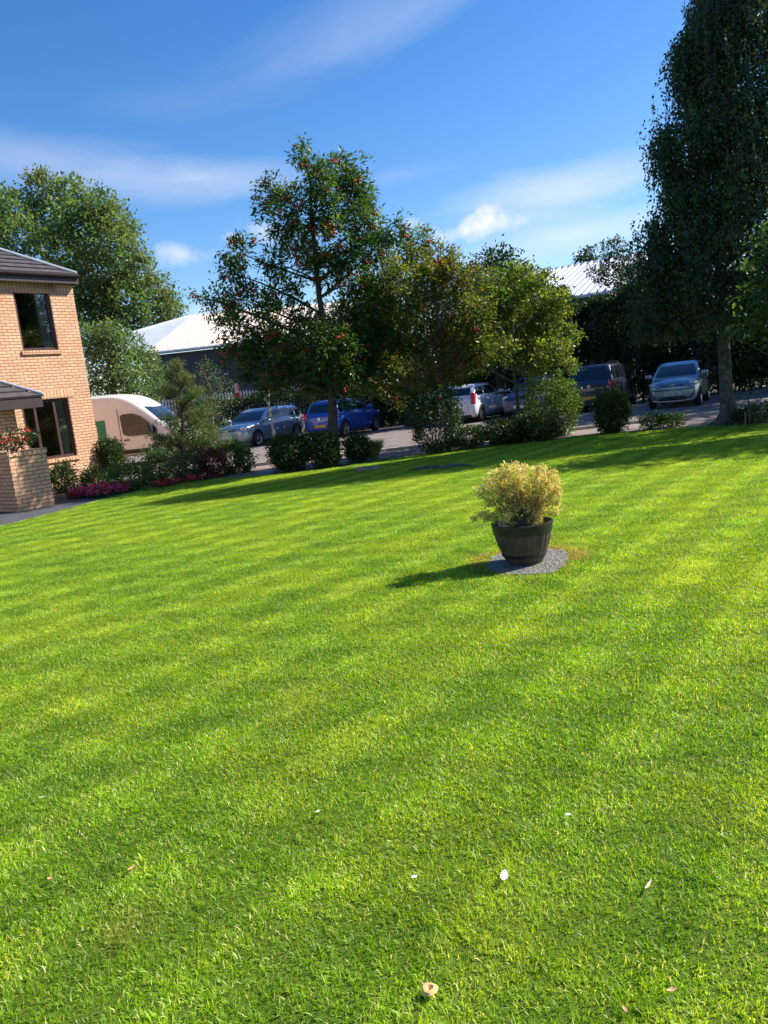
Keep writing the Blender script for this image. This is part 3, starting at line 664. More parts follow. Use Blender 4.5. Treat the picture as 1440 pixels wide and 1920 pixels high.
# porch in front of the left part
O2 = 2.0
pr = wall_hit(31, 790, O2); pe = wall_hit(80, 735, O2 + .4); pt_ = wall_hit(10, 690, O2 * .5)
pz = pe[1] - .1
hbox('porch_wall', pr[0], SL, 0, pz - .15, .012, O2, M_brick, uv=True)
ps0 = pe[0]; a = wp(ps0, pz, O2 + .4); b_ = wp(SL, pz, O2 + .4); c = wp(SL, pz + 1.15, .03); d_ = wp(ps0 + 1.6, pz + 1.15, .03); cc = wp(ps0, pz, .03)
rf = MB(); slope(b_, a, d_, c, 8); slope(a, cc, d_, d_, 8); pro = rf.build('porch_roof', M_tile, house)
mb = MB(); mb.tube([a + Vector((0, 0, .06)), d_ + Vector((0, 0, .06))], .035, 8); mb.build('hip_tiles', M_lead, pro, True)
hbox('porch_fascia', ps0 + .03, SL, pz - .24, pz - .003, O2 - .1, O2 + .38, M_fascia)
hbox('porch_soffit', ps0 + .03, SL, pz - .14, pz - .005, .02, O2 - .11, M_fascia)
# low brick planter wall
pa = gp(104, 947); pb = pa - D * .80
pl = thing('planter_wall', 'low brick planter wall with shaded face beside the porch', 'wall', (pb.x, pb.y, 0), 0)
Mx = Matrix(((D.x, NN.x, 0, 0), (D.y, NN.y, 0, 0), (0, 0, 1, 0), (0, 0, 0, 1)))
def plbox(nm, x0, x1, y0, y1, z0, z1, mat, soldier=False):
    mb = MB(); mb.box(x0, x1, y0, y1, z0, z1, Mx); o = mb.build(nm, mat, pl)
    bm = bmesh.new(); bm.from_mesh(o.data); bmesh.ops.recalc_face_normals(bm, faces=bm.faces); bm.to_mesh(o.data); bm.free()
    uvplane(o.data, D, Vector((0, 0, 0)))
ph = at(92, 838, pa.y).z
plbox('wall', 0, .80, -3.2, 0, 0, ph - .1, M_brick)
plbox('coping', -.02, .82, -3.22, .02, ph - .1, ph, M_soldier)
pc_ = at(35, 835, pb.y + .35)
t = bush('planter_flowers', 'red flowers and grey green leaves on top of the brick planter wall', 'flowers', (pc_.x, pc_.y), (.55, .5, .42), G_shrub, 900, .06, .035, flowers=(M_red, 60, .06))
t.location.z = ph; t.location.x = pc_.x - .15

# ================================================================== WAREHOUSES
M_wh = simple('white_sheet_roof', (.62, .52, .44), .7, var=.10, scale=.8, bumps=.2)
M_dwall = simple('dark_cladding', (.035, .04, .05), .6, var=.2, scale=1)
M_gcl = simple('grey_cladding', (.42, .45, .5), .6, var=.1, scale=1)
def ribs(mb, a, b_, c, d_, n, h=.06, w=.35):
    """profiled sheet a-b eave, d-c ridge, ribs running up the slope"""
    nr = (b_ - a).cross(d_ - a).normalized(); nr = nr if nr.z > 0 else -nr
    V = []; F = []
    for i in range(n):
        for f, hh in ((0, 0), (1 - w, 0), (1 - w * .75, h), (1 - w * .25, h)):
            t = min(1, (i + f) / n); V += [a.lerp(b_, t) + nr * hh, d_.lerp(c, t) + nr * hh]
    V += [b_, c]
    for i in range(0, len(V) - 2, 2): F.append((i, i + 2, i + 3, i + 1))
    mb.add(V, F)
w1 = thing('warehouse', 'low warehouse with pale cream sheet roof behind the pine', 'warehouse', (-14, 46, 0)); O1 = Vector((-14, 46, 0))
Yw = 46
A = at(268, 664, Yw); B = at(700, 617, Yw + 1); Cc = at(700, 560, Yw + 9); Dd = at(358, 592, Yw + 11); E_ = at(248, 624, Yw + 6)
mb = MB(); ribs(mb, A - O1, B - O1, Cc - O1, Dd - O1, 34, .09, .4); mb.build('roof', M_wh, w1)
mb = MB(); V, F = polyprism([A - O1, Dd - O1, E_ - O1], .1, (0, 0, -1)); mb.add(V, F); mb.build('roof_hip', M_gcl, w1)
mb = MB(); V, F = polyprism([A - O1 + Vector((.4, .5, -.1)), B - O1 + Vector((0, .5, -.1)), Vector(((B - O1).x, (B - O1).y + .5, 0)), Vector(((A - O1).x + .4, (A - O1).y + .5, 0))], .3, (0, 1, 0)); mb.add(V, F)
V, F = polyprism([A - O1 + Vector((.4, .8, -.1)), E_ - O1 + Vector((.4, 0, -.1)), Vector(((E_ - O1).x + .4, (E_ - O1).y, 0)), Vector(((A - O1).x + .4, (A - O1).y + .8, 0))], .3, (1, 0, 0)); mb.add(V, F); mb.build('wall', M_dwall, w1)
mb = MB(); mb.tube([A - O1, B - O1], .1, 6); mb.tube([E_ - O1, Dd - O1], .1, 6); mb.tube([A - O1 , E_ - O1], .07, 6); mb.build('roof_edge', M_gcl, w1)
w2 = thing('warehouse', 'warehouse with ribbed light grey metal roof beyond the tall hedge', 'warehouse', (14, 50, 0)); O1 = Vector((14, 50, 0))
M_rib = simple('ribbed_metal_roof', (.52, .54, .57), .4, .3, var=.08, scale=.7)
A = at(1078, 558, 48); ang = R(30); dd = Vector((math.sin(ang), math.cos(ang), 0)); nn_ = Vector((math.cos(ang), -math.sin(ang), 0))
A2 = A - nn_ * 9; B2 = A + nn_ * 12; sl = dd * 11 + Vector((0, 0, 3.25))
mb = MB(); ribs(mb, A2 - O1, B2 - O1, B2 + sl - O1, A2 + sl - O1, 44, .16, .5); mb.build('roof', M_rib, w2)
mb = MB()
V, F = polyprism([A2 - O1 + dd * .3, B2 - O1 + dd * .3, Vector((B2.x, B2.y, 0)) - O1 + dd * .3, Vector((A2.x, A2.y, 0)) - O1 + dd * .3], .3, dd); mb.add(V, F)
V, F = polyprism([A2 + sl - O1, B2 + sl - O1, Vector((B2.x, B2.y, 0)) + dd * 11 - O1, Vector((A2.x, A2.y, 0)) + dd * 11 - O1], .2, dd); mb.add(V, F); mb.build('wall', M_dwall, w2)
mb = MB(); mb.tube([A2 - O1, B2 - O1], .12, 6); mb.tube([A2 + sl - O1, B2 + sl - O1], .14, 6); mb.build('ridge_cap', M_gcl, w2)

# ================================================================== TREES
def cl(lst, Y, spread, sc=1.0):
    o = []
    for q in lst:
        px, py, r = q[:3]; y = Y + random.uniform(-1, 1) * spread; p = at(px, py, y); o.append((p, r * y / FPX * sc))
    return o
def tp(lst, Y):
    return [at(px, py, Y + dy) for px, py, dy in lst]
YA = gp(626, 872).y
rowanA = cl([(565, 290, 17), (590, 318, 20), (640, 322, 30), (600, 352, 30), (510, 357, 22), (545, 380, 28), (662, 345, 26), (668, 385, 34), (490, 392, 16), (600, 405, 34), (530, 425, 26), (690, 415, 28), (735, 432, 24), (640, 450, 36), (565, 465, 32), (450, 475, 24), (505, 492, 22), (700, 470, 32), (605, 500, 34), (432, 512, 22), (660, 525, 36), (530, 545, 30), (455, 560, 30), (398, 562, 18), (366, 553, 9), (425, 588, 24), (500, 590, 26), (570, 600, 30), (640, 600, 40), (700, 560, 34), (455, 635, 30), (515, 650, 34), (590, 655, 42), (660, 665, 42), (475, 690, 26), (545, 700, 32), (610, 705, 36), (690, 715, 30), (720, 645, 36), (500, 730, 16), (430, 660, 20), (745, 412, 10), (580, 725, 20), (650, 735, 18), (500, 625, 28), (620, 630, 34), (560, 670, 34), (630, 690, 34), (690, 620, 32), (520, 700, 24), (470, 665, 22), (700, 690, 26)], YA, .95)
tree('rowan_tree', 'tall rowan with dark leaves and red berries, trunk in front of blue car', 'tree', gp(626, 872),
     tp([(627, 873, 0), (624, 760, 0), (618, 680, .1), (600, 560, .05), (585, 430, 0), (580, 330, 0)], YA), .12, rowanA, (M_bark, G_rowan), 520, .125, .042, .085, 20, pinnate=True, berries=(330, M_berry, .06), group='trees along the lawn edge')
YB = 18.8
rowanB = cl([(792, 452, 20), (762, 480, 26), (820, 482, 26), (740, 520, 32), (800, 525, 34), (850, 512, 28), (890, 530, 24), (765, 575, 38), (835, 575, 38), (715, 570, 30), (895, 590, 32), (745, 630, 34), (810, 640, 40), (870, 645, 36), (790, 695, 32), (738, 690, 24), (850, 695, 28), (715, 725, 18), (765, 735, 22), (700, 620, 26), (900, 660, 24), (740, 755, 14)], YB, .9)
tree('rowan_tree', 'rowan with reddish brown turning leaves, middle of the three lawn edge trees', 'tree', gp(842, 838),
     [Vector((gp(842, 838).x, gp(842, 838).y, 0)), at(838, 740, gp(842, 838).y), at(825, 620, YB), at(810, 520, YB)], .1, rowanB, (M_bark, G_rowan2), 520, .115, .042, .09, 18, pinnate=True, berries=(130, M_berry, .05), group='trees along the lawn edge')
YC = gp(975, 822).y
treeC = cl([(930, 528, 26), (980, 515, 26), (1012, 530, 22), (950, 565, 34), (1000, 565, 36), (1042, 565, 26), (915, 605, 30), (970, 615, 36), (1025, 615, 36), (1058, 630, 22), (935, 655, 30), (990, 660, 32), (1040, 660, 28), (1068, 685, 14), (900, 680, 18), (1005, 685, 20), (908, 565, 26)], YC, .75)
tree('maple_tree', 'small yellow green broadleaf tree with slim pale trunk beside white car', 'tree', gp(975, 822),
     tp([(975, 822, 0), (970, 750, 0), (964, 690, 0), (960, 600, 0), (965, 540, 0)], YC), .055, treeC, (M_birch, G_maple), 420, .085, .062, .09, 10, group='trees along the lawn edge')
tree('distant_tree', 'dark bushy treetop rising behind the maple crown', 'tree', (at(930, 600, 34).x, 34, 0),
     [Vector((at(930, 600, 34).x, 34, 0)), at(930, 600, 34), at(930, 500, 34)], .2, cl([(932, 482, 22), (905, 492, 20), (950, 500, 26), (972, 505, 12), (882, 508, 16), (925, 520, 26), (900, 540, 30), (960, 540, 30), (870, 520, 12)], 34, .8), (M_bark, G_hedge), 110, .17, .09, .16, 8)
tree('distant_tree', 'small round treetop poking above the ribbed metal roof', 'tree', (at(1100, 600, 75).x, 75, 0),
     [Vector((at(1100, 600, 75).x, 75, 0)), at(1100, 600, 75), at(1102, 490, 75)], .3, cl([(1106, 477, 11), (1085, 483, 9), (1100, 490, 14), (1120, 490, 10)], 75, .8), (M_bark, G_hedge), 40, .3, .2, .3, 8)
bigF = cl([(78, 352, 28), (130, 362, 28), (30, 392, 30), (2, 372, 22), (180, 388, 32), (90, 415, 40), (148, 420, 42), (215, 408, 24), (40, 445, 38), (200, 455, 42), (240, 425, 15), (120, 480, 42), (252, 470, 22), (180, 510, 46), (258, 515, 36), (292, 545, 28), (230, 560, 42), (314, 565, 18), (170, 575, 42), (300, 585, 24), (325, 590, 14), (205, 600, 36), (262, 600, 26), (-50, 390, 50), (-45, 470, 60), (135, 545, 40)], 62, 3.5)
bx = at(150, 700, 62)
tree('oak_tree', 'largest tall green tree rising behind the brick house roof', 'tree', (bx.x, 62, 0),
     [Vector((bx.x, 62, 0)), at(140, 650, 62), at(132, 560, 62)], .6, bigF, (M_bark, G_big), 60, .30, .17, .32, 11, limb_r=.016, limbs=False, twigs=0)
gx = at(215, 760, 30)
tree('small_tree', 'shorter leafy tree between the brick house and the pale roof', 'tree', (gx.x, 30, 0),
     [Vector((gx.x, 30, 0)), at(212, 730, 30), at(215, 650, 30)], .16, cl([(190, 655, 36), (232, 650, 30), (182, 700, 38), (240, 700, 36), (280, 690, 26), (268, 660, 20), (215, 730, 34), (200, 625, 24), (170, 640, 30), (290, 730, 22), (255, 735, 26)], 30, .8), (M_bark, G_big), 220, .12, .075, .13, 10)
tree('hidden_shade_tree', 'dark tree added out of sight behind the middle rowan to shade the parked cars', 'tree', (at(760, 700, 32.6).x, 32.6, 0),  # added, hidden by the rowan crowns, to throw shade on the silver hatchback
     [Vector((at(760, 700, 32.6).x, 32.6, 0)), at(760, 650, 32.6), at(765, 520, 32.6)], .2, cl([(700, 560, 40), (760, 530, 44), (820, 530, 40), (700, 620, 44), (770, 600, 50), (840, 590, 44), (660, 600, 34), (880, 620, 34), (740, 670, 40), (820, 670, 40), (670, 660, 30)], 32.6, 1.0), (M_bark, G_hedge), 110, .16, .09, .15, 9)
tree('hidden_shade_tree', 'dark tree added out of sight behind the maple crown to shade the parked cars', 'tree', (at(980, 700, 33).x, 33, 0),  # added behind the maple so its shade falls on the white and blue cars
     [Vector((at(980, 700, 33).x, 33, 0)), at(980, 650, 33), at(975, 530, 33)], .2, cl([(900, 560, 40), (960, 540, 40), (1010, 550, 34), (920, 610, 44), (980, 600, 46), (1030, 600, 36), (900, 660, 36), (960, 660, 40), (1030, 650, 34)], 33, 1.0), (M_bark, G_hedge), 110, .16, .09, .15, 9)
for (tx, ty, lab_) in ((16.5, 26.5, 'large tree beyond the right edge shading the parked cars'), (19.5, 20.5, 'large tree beyond the right edge near the pavement'), (21, 30.5, 'large tree beyond the right edge behind the car park')):
    tree('roadside_tree', lab_, 'tree', (tx, ty, 0), [Vector((tx, ty, 0)), Vector((tx, ty, 4)), Vector((tx, ty, 8))], .25, [(Vector((tx + random.uniform(-2.6, 2.6), ty + random.uniform(-2.6, 2.6), random.uniform(2.8, 9.5))), random.uniform(.9, 1.3)) for _ in range(30)], (M_bark, G_hedge), 60, .18, .12, .18, 9)
# pine
YP = 20.2
def pine(base, label, lst, Y):
    t = thing('pine_tree', label, 'tree', (base.x, base.y, 0)); off = Vector((base.x, base.y, 0)); mb = MB()
    top = at(332, 672, Y) - off; mb.tube([Vector((0, 0, 0)), top * .5 + Vector((.05, 0, 0)), top], [.08, .05, .012], 8)
    P = []; A_ = []; T = []
    for px, py, r in lst:
        for k in range(int(4 + r / 3)):
            c = at(px + random.gauss(0, r * .25), py + random.gauss(0, r * .3), Y + random.uniform(-.7, .7)) - off
            z0 = c.z - .15; s = Vector((top.x * z0 / top.z, top.y * z0 / top.z, max(.1, z0 - .1)))
            dirv = (c - s); dirv.z *= .3; ln = dirv.length; e = c + dirv.normalized() * r * Y / FPX * .7 + Vector((0, 0, .06))
            mb.tube([s, s.lerp(c, .6) + Vector((0, 0, -.03)), e], [.014, .01, .004], 4, False)
            n = 34
            for q in range(n):
                f = rng.uniform(.3, 1.05); side = rng.normal(size=3) * np.array([.09, .09, .035]); p = np.array(s.lerp(e, f)) + side
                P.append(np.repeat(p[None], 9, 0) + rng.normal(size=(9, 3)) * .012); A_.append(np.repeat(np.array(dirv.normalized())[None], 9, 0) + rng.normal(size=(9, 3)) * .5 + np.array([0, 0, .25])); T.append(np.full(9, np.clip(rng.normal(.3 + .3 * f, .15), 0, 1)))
    mb.build('trunk', M_bark, t, True); P = np.concatenate(P); A_ = np.concatenate(A_); T = np.concatenate(T)
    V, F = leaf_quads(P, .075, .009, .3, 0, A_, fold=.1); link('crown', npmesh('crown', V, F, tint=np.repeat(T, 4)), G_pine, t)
pine(gp(345, 893), 'small conical pine with layered needle boughs in front of the white van', [(332, 686, 8), (326, 705, 16), (345, 715, 16), (318, 735, 20), (356, 742, 22), (342, 768, 26), (378, 775, 22), (322, 792, 18), (362, 800, 28), (395, 810, 22), (306, 822, 18), (340, 825, 28), (380, 835, 26), (410, 840, 20), (300, 850, 22), (335, 860, 24)], YP)
tree('young_tree', 'thin sparse young tree standing just behind the pine', 'tree', gp(398, 868, 0),
     [Vector((at(400, 800, 24).x, 24, 0)), at(398, 780, 24), at(392, 720, 24), at(375, 690, 24)], .04, cl([(398, 700, 22), (378, 688, 16), (420, 720, 20), (392, 745, 24), (410, 775, 20), (370, 730, 16), (430, 750, 14)], 24, .4), (M_twig, G_pine), 160, .07, .035, .1, 8, limb_r=.02)

# weeping birch
def birch():
    b0 = gp(1368, 796); Y = b0.y; off = Vector((b0.x, b0.y, 0)); t = thing('birch_tree', 'tall weeping silver birch with hanging dark foliage at right', 'tree', off)
    mb = MB(); tr = [Vector((0, 0, -.05)), Vector((.0, 0, .25))] + [at(px, py, Y) - off for px, py in ((1362, 740), (1357, 660), (1352, 540), (1350, 400), (1360, 250), (1365, 100), (1370, -60), (1375, -200))]
    rr = [.36, .2, .145, .13, .125, .12, .1, .08, .05, .02]
    P_ = []; Q_ = []
    for i in range(len(tr) - 1):
        for s in range(4): f = s / 4; P_.append(tr[i].lerp(tr[i + 1], f) + Vector((random.uniform(-1, 1), 0, 0)) * .012); Q_.append(rr[i] * (1 - f) + rr[i + 1] * f)
    mb.tube(P_, Q_, 14)
    for k in range(7):   # root flare
        a = k * .9 + .3; mb.tube([Vector((math.cos(a) * .1, math.sin(a) * .1, .28)), Vector((math.cos(a) * .26, math.sin(a) * .26, .08)), Vector((math.cos(a) * .55, math.sin(a) * .55, -.03))], [.09, .07, .03], 6, False)
    # envelope of the crown by height: left and right extents in px at tree depth
    env = [(-230, 1345, 1410), (-150, 1320, 1440), (-60, 1300, 1470), (30, 1275, 1500), (100, 1255, 1515), (180, 1270, 1530), (235, 1225, 1540), (300, 1235, 1545), (360, 1228, 1550), (420, 1205, 1560), (480, 1195, 1565), (540, 1190, 1565), (600, 1200, 1560), (650, 1215, 1550)]
    PT = []; AX = []; T = []
    nst = 9000
    heads = []
    for k in range(520):
        y0 = random.uniform(-230, 600); e = np.interp(y0, [q[0] for q in env], [q[1] for q in env]), np.interp(y0, [q[0] for q in env], [q[2] for q in env])
        cx = (e[0] + e[1]) / 2; hw = (e[1] - e[0]) / 2; a = random.uniform(0, 6.283); r = random.uniform(.25, 1.0) ** .5 * random.uniform(.88, 1.08)
        px = cx + 20 + math.cos(a) * hw * r; h_ = at(px, y0, Y) - off; h_.y += math.sin(a) * hw * r * Y / FPX; heads.append((h_, y0, random.uniform(.16, .42), random.gauss(.4, .14), random.uniform(.5, 1.5)))
    for (px, y0, rr_) in ((1245, 240, .2), (1256, 300, .25), (1240, 262, .18), (1222, 420, .22), (1232, 455, .3), (1212, 480, .2), (1275, 105, .2), (1290, 60, .2), (1215, 560, .25), (1205, 600, .2)):
        for q in range(3): heads.append((at(px + random.uniform(-8, 8), y0 + random.uniform(-12, 12), Y + random.uniform(-.5, .5)) - off, y0, rr_, .42, random.uniform(.7, 1.3)))
    for k in range(nst):
        hd = heads[k % len(heads)]; y0 = hd[1]; rr_ = hd[2]
        top = hd[0] + Vector((random.gauss(0, rr_ * .7), random.gauss(0, rr_ * .7), random.gauss(0, rr_ * .45)))
        ln = random.uniform(.3, 1.05) * hd[4]
        if top.z - ln < 1.95: ln = max(.15, top.z - 1.95 - random.random() * .25)
        n = int(ln / .032); sw = Vector((random.uniform(-.12, .12), random.uniform(-.12, .12), 0))
        tt = min(1, max(0, random.gauss(hd[3], .1)))
        if k % 2 == 0:
            zt = top.z - .1 - .3 * (top.xy).length; base = min(P_[14:], key=lambda p: abs(p.z - zt))
            if k % 24 == 0: mb.tube(bezier(base, base.lerp(top, .5) + Vector((0, 0, .5)), top, 5), [.028, .022, .016, .012, .008, .005], 5, False)
            mb.tube([top, top + sw * .4 + Vector((0, 0, -ln * .5)), top + sw + Vector((0, 0, -ln))], [.005, .004, .002], 3, False)
        f = rng.uniform(0, 1, n); q = np.array(top)[None] + f[:, None] * (np.array(sw) + np.array([0, 0, -ln]))[None] + rng.normal(size=(n, 3)) * np.array([.045, .045, .02])
        PT.append(q); AX.append(np.tile([0, 0, -1.0], (n, 1)) + rng.normal(size=(n, 3)) * .4); T.append(np.clip(tt + rng.normal(size=n) * .12, 0, 1))
    P = np.concatenate(PT); V, F = leaf_quads(P, .068, .05, .1, .2, np.concatenate(AX))
    print('birch leaves', len(P))
    mb.build('trunk', M_birch, t, True); link('crown', npmesh('crown', V, F, tint=np.repeat(np.concatenate(T), 4)), G_birch, t)
    return t
birch()
tree('garden_tree', 'loose grey green tree standing left of the birch before the metal roof', 'tree', (at(1185, 700, 34.5).x, 34.5, 0),
     [Vector((at(1185, 700, 34.5).x, 34.5, 0)), at(1183, 620, 34.5), at(1180, 520, 34.5)], .14, cl([(1150, 462, 18), (1178, 490, 24), (1132, 515, 16), (1112, 508, 8), (1165, 530, 24), (1200, 520, 26), (1190, 570, 34), (1150, 600, 26), (1220, 560, 30), (1140, 495, 12)], 34.5, .8), (M_bark, G_hedge), 200, .13, .075, .1, 9)
jx = gp(1560, 800)
tree('cherry_tree', 'broadleaf tree at the right edge with lit green leaves near the birch', 'tree', jx,
     [Vector((jx.x, jx.y, 0)), at(1555, 650, jx.y), at(1545, 450, jx.y)], .16, cl([(1432, 455, 20), (1445, 500, 26), (1400, 495, 12), (1440, 560, 32), (1400, 545, 16), (1410, 610, 24), (1370, 625, 14), (1445, 620, 26), (1500, 430, 50), (1520, 520, 55), (1580, 450, 60), (1500, 600, 40), (1600, 560, 60), (1560, 350, 45)], jx.y - .6, .6), (M_bark, G_rowan), 260, .11, .055, .1, 9)
tree('lawn_tree', 'broad tree on the lawn beyond the right edge, known by its shadow', 'tree', (14.0, 14.6, 0),
     [Vector((14, 14.6, 0)), Vector((14, 14.6, 3)), Vector((14, 14.6, 6.5))], .22, [(Vector((14 + random.uniform(-2.2, 2.2), 14.6 + random.uniform(-1.3, 1.3), random.uniform(2.6, 6.5))), random.uniform(.7, 1.1)) for _ in range(22)], (M_bark, G_maple), 90, .14, .09, .14, 9)

# hedges at the back
def hedge(name, label, x0, x1, y, depth, h, mat, per_m2=160, leafl=.09, wob=.15):
    t = thing(name, label, 'hedge', ((x0 + x1) / 2, y, 0)); w = (x1 - x0)
    n = int(per_m2 * (w * h * 1.3 + w * depth + depth * h * 2)); 
    X = rng.uniform(-w / 2, w / 2, n); Z = rng.uniform(0, 1, n) ** .9 * h; Yo = -depth / 2 + rng.exponential(.14, n)
    top = rng.random(n) < depth / (depth + h) * .7; Z = np.where(top, h - rng.exponential(.12, n), Z); Yo = np.where(top, rng.uniform(-depth / 2, depth / 2, n), Yo)
    back = rng.random(n) < .15; Yo = np.where(back & ~top, depth / 2 - rng.exponential(.14, n), Yo)
    en = rng.random(n) < .06; X = np.where(en, np.sign(X) * (w / 2 - rng.exponential(.1, n)), X); Yo = np.where(en, rng.uniform(-depth / 2, depth / 2, n), Yo)
    sp_ = (rng.random(n) < .05) & top; Z = Z + np.where(sp_, rng.exponential(.16, n), 0); bump_ = wob * (np.sin(X * 1.9 + y) + .7 * np.sin(X * 4.3 + 1) + .5 * np.sin(Z * 3.1 + X)); Yo = Yo - bump_ * .8; Z = Z + bump_ * Z / h
    P = np.stack([X, Yo, np.maximum(Z, .03)], 1) + rng.normal(size=(n, 3)) * .03
    q = (P[:, None, :] + rng.normal(size=(n, 2, 3)) * leafl * .6).reshape(-1, 3)
    T = np.clip(np.repeat(rng.normal(.42, .18, n), 2) + .2 * np.sin(q[:, 0] * 2.2) * np.cos(q[:, 2] * 2.7), 0, 1)
    ax = np.zeros_like(q); ax[:, 1] = -.6; ax[:, 2] = .5
    V, F = leaf_quads(q, leafl, leafl * .55, .4, 0, ax + rng.normal(size=q.shape) * .5)
    link('foliage', npmesh('foliage', V, F, tint=np.repeat(T, 4)), mat, t)
    mb = MB(); k = -w / 2 + .2
    while k < w / 2 - .1: mb.tube([(k, 0, 0), (k + random.uniform(-.2, .2), random.uniform(-.2, .1), h * .55), (k + random.uniform(-.3, .3), random.uniform(-.2, .2), h * .9)], [.05, .035, .01], 5, False); k += .45
    # dense inner twiggery
    for _ in range(int(w * h * 5)):
        a = Vector((random.uniform(-w / 2, w / 2), random.uniform(-.1, depth * .3), random.uniform(.1, h * .9))); b_ = a + Vector((random.uniform(-.4, .4), random.uniform(-.5, .2), random.uniform(-.1, .5))); mb.tube([a, b_], [.02, .006], 4, False)
    mb.build('stem', M_twig, t); return t
hedge('tall_hedge', 'tall dark hedge behind the right hand parked cars', at(1055, 650, 31.5).x, 19.5, 32.2, 1.6, at(1150, 562, 31.5).z, G_hedge, 330, .15, .34)
hedge('clipped_hedge', 'lower dark clipped hedge behind the silver and blue cars', at(330, 760, 34).x, at(1058, 650, 34).x, 35.0, 1.0, 1.95, G_hedge, 330, .12, .05)
hedge('laurel_hedge', 'mid height dark hedge behind the white hatchback', at(700, 700, 37).x, at(1060, 650, 37).x, 37.2, 1.4, 3.6, G_hedge, 260, .16, .22)

# palisade fence
f0 = at(250, 745, 40); f1 = at(860, 700, 40)
fe = thing('palisade_fence', 'light metal palisade fence behind the clipped hedge', 'fence', (0, 40, 0)); M_pal = simple('galvanised_steel', (.6, .62, .64), .4, .3, var=.1)
mb = MB(); x = f0.x
while x < f1.x: mb.box(x, x + .075, -.02, .02, .1, 2.35); mb.add([(x, 0, 2.35), (x + .075, 0, 2.35), (x + .0375, 0, 2.45)], [(0, 1, 2)]); x += .155
mb.build('pales', M_pal, fe)
for z in (.5, 2.0): mb = MB(); mb.box(f0.x, f1.x, .02, .06, z, z + .06); mb.build('rail', M_pal, fe)
M_redp = simple('red_sign', (.6, .02, .03), .5, var=.1)
p = at(443, 736, 39.8); t = thing('notice_board', 'small red and white notice board fixed on the palisade fence', 'sign', (p.x, 39.9, 0))
mb = MB(); mb.box(-.14, .14, -.02, .02, p.z - .35, p.z + .45); mb.build('board', M_redp, t); mb = MB(); mb.box(-.06, .10, -.03, -.021, p.z - .02, p.z + .38); mb.build('notice', M_white, t)

# ================================================================== SHRUBS AT THE LAWN EDGE
def sh(px, py_base, rx_px, top_py, mat, label, name='shrub', box=.5, per=1700, ll=.062, lw=.038, g='shrubs along the lawn edge', **k):
    if box >= .5: per = 3600
    elif box >= .4: per = 2800
    b0 = gp(px, py_base); Y = b0.y; rx = rx_px * Y / FPX; h = at(px - 3, top_py, Y).z
    return bush(name, label, 'shrub', (b0.x, b0.y), (rx, rx * .9, h), mat, per, ll, lw, box, g, **k)
sh(547, 884, 33, 821, G_shrub, 'dark clipped shrub left of the rowan trunk beside the lamp post', box=.6)
sh(612, 877, 25, 818, G_shrub, 'dark clipped shrub hiding the foot of the rowan trunk', box=.6)
sh(672, 867, 19, 822, G_shrub, 'small dark rounded shrub right of the rowan trunk', box=.5)
# pale ornamental grass
def tuft(px, py, r, h, mat, label, n=900, name='ornamental_grass'):
    b0 = gp(px, py); t = thing(name, label, 'plant', (b0.x, b0.y, 0)); k = n
    a = rng.uniform(0, 6.28, k); rr = r * np.sqrt(rng.random(k)); P = np.stack([np.cos(a) * rr * .5, np.sin(a) * rr * .5, np.zeros(k)], 1)
    ax = np.stack([np.cos(a) * rr, np.sin(a) * rr, np.full(k, h) * rng.uniform(.6, 1, k)], 1); l = np.linalg.norm(ax, axis=1)
    b_ = np.cross(ax, ranvec(k)); b_ /= np.linalg.norm(b_, axis=1)[:, None]; w = .006
    V = np.stack([P - b_ * w, P + b_ * w, P + ax * .6 + b_ * w + np.array([0, 0, .05]), P + ax * .6 - b_ * w + np.array([0, 0, .05]), P + ax * 1.0 + P * .6], 1).reshape(-1, 3)
    i = np.arange(k)[:, None] * 5; F4 = np.concatenate([i, i + 1, i + 2, i + 3], 1); F4b = np.concatenate([i + 3, i + 2, i + 4, i + 4], 1)
    me = fromlists('blades', V, [tuple(f) for f in F4] + [tuple(f[:3]) for f in F4b]); at_ = me.attributes.new('tint', 'FLOAT', 'POINT'); at_.data.foreach_set('value', np.repeat(rng.random(k), 5).astype(np.float32))
    link('blades', me, mat, t); return t
tuft(701, 861, .2, .52, G_grasstuft, 'pale feathery grass tuft between the dark shrubs')
sh(822, 850, 44, 742, G_hedge, 'tall loose dark shrub beneath the middle rowan', box=.35, per=1400, tufts=30)
sh(880, 843, 28, 806, G_shrub, 'low dark spreading shrub left of the orange marker', box=.4)
sh(952, 833, 44, 792, G_shrub, 'low wide dark hedge shrub under the maple trunk', box=.5)
sh(1010, 828, 34, 775, G_shrub, 'dark lower shrub between maple trunk and bright shrub', box=.4, per=1500)
sh(1040, 818, 46, 718, G_bright, 'large bright green shrub with lit leaves right of the maple', box=.25, per=1400, tufts=45)
sh(1148, 812, 27, 742, G_shrub, 'clipped topiary shrub narrowing to a stem by the dark SUV', box=.55, tufts=24)
sh(1222, 806, 20, 780, G_bright, 'low green groundcover shrub before the silver blue car, left half', box=.3, per=1700)
sh(1260, 803, 20, 780, G_bright, 'low green groundcover shrub before the silver blue car, right half', box=.3, per=1700)
sh(1392, 797, 16, 772, G_shrub, 'small dim shrub at the foot of the birch', box=.2)
sh(1425, 795, 26, 762, G_bright, 'leafy green shrub at the right edge beside the sapling', box=.2, per=1300)
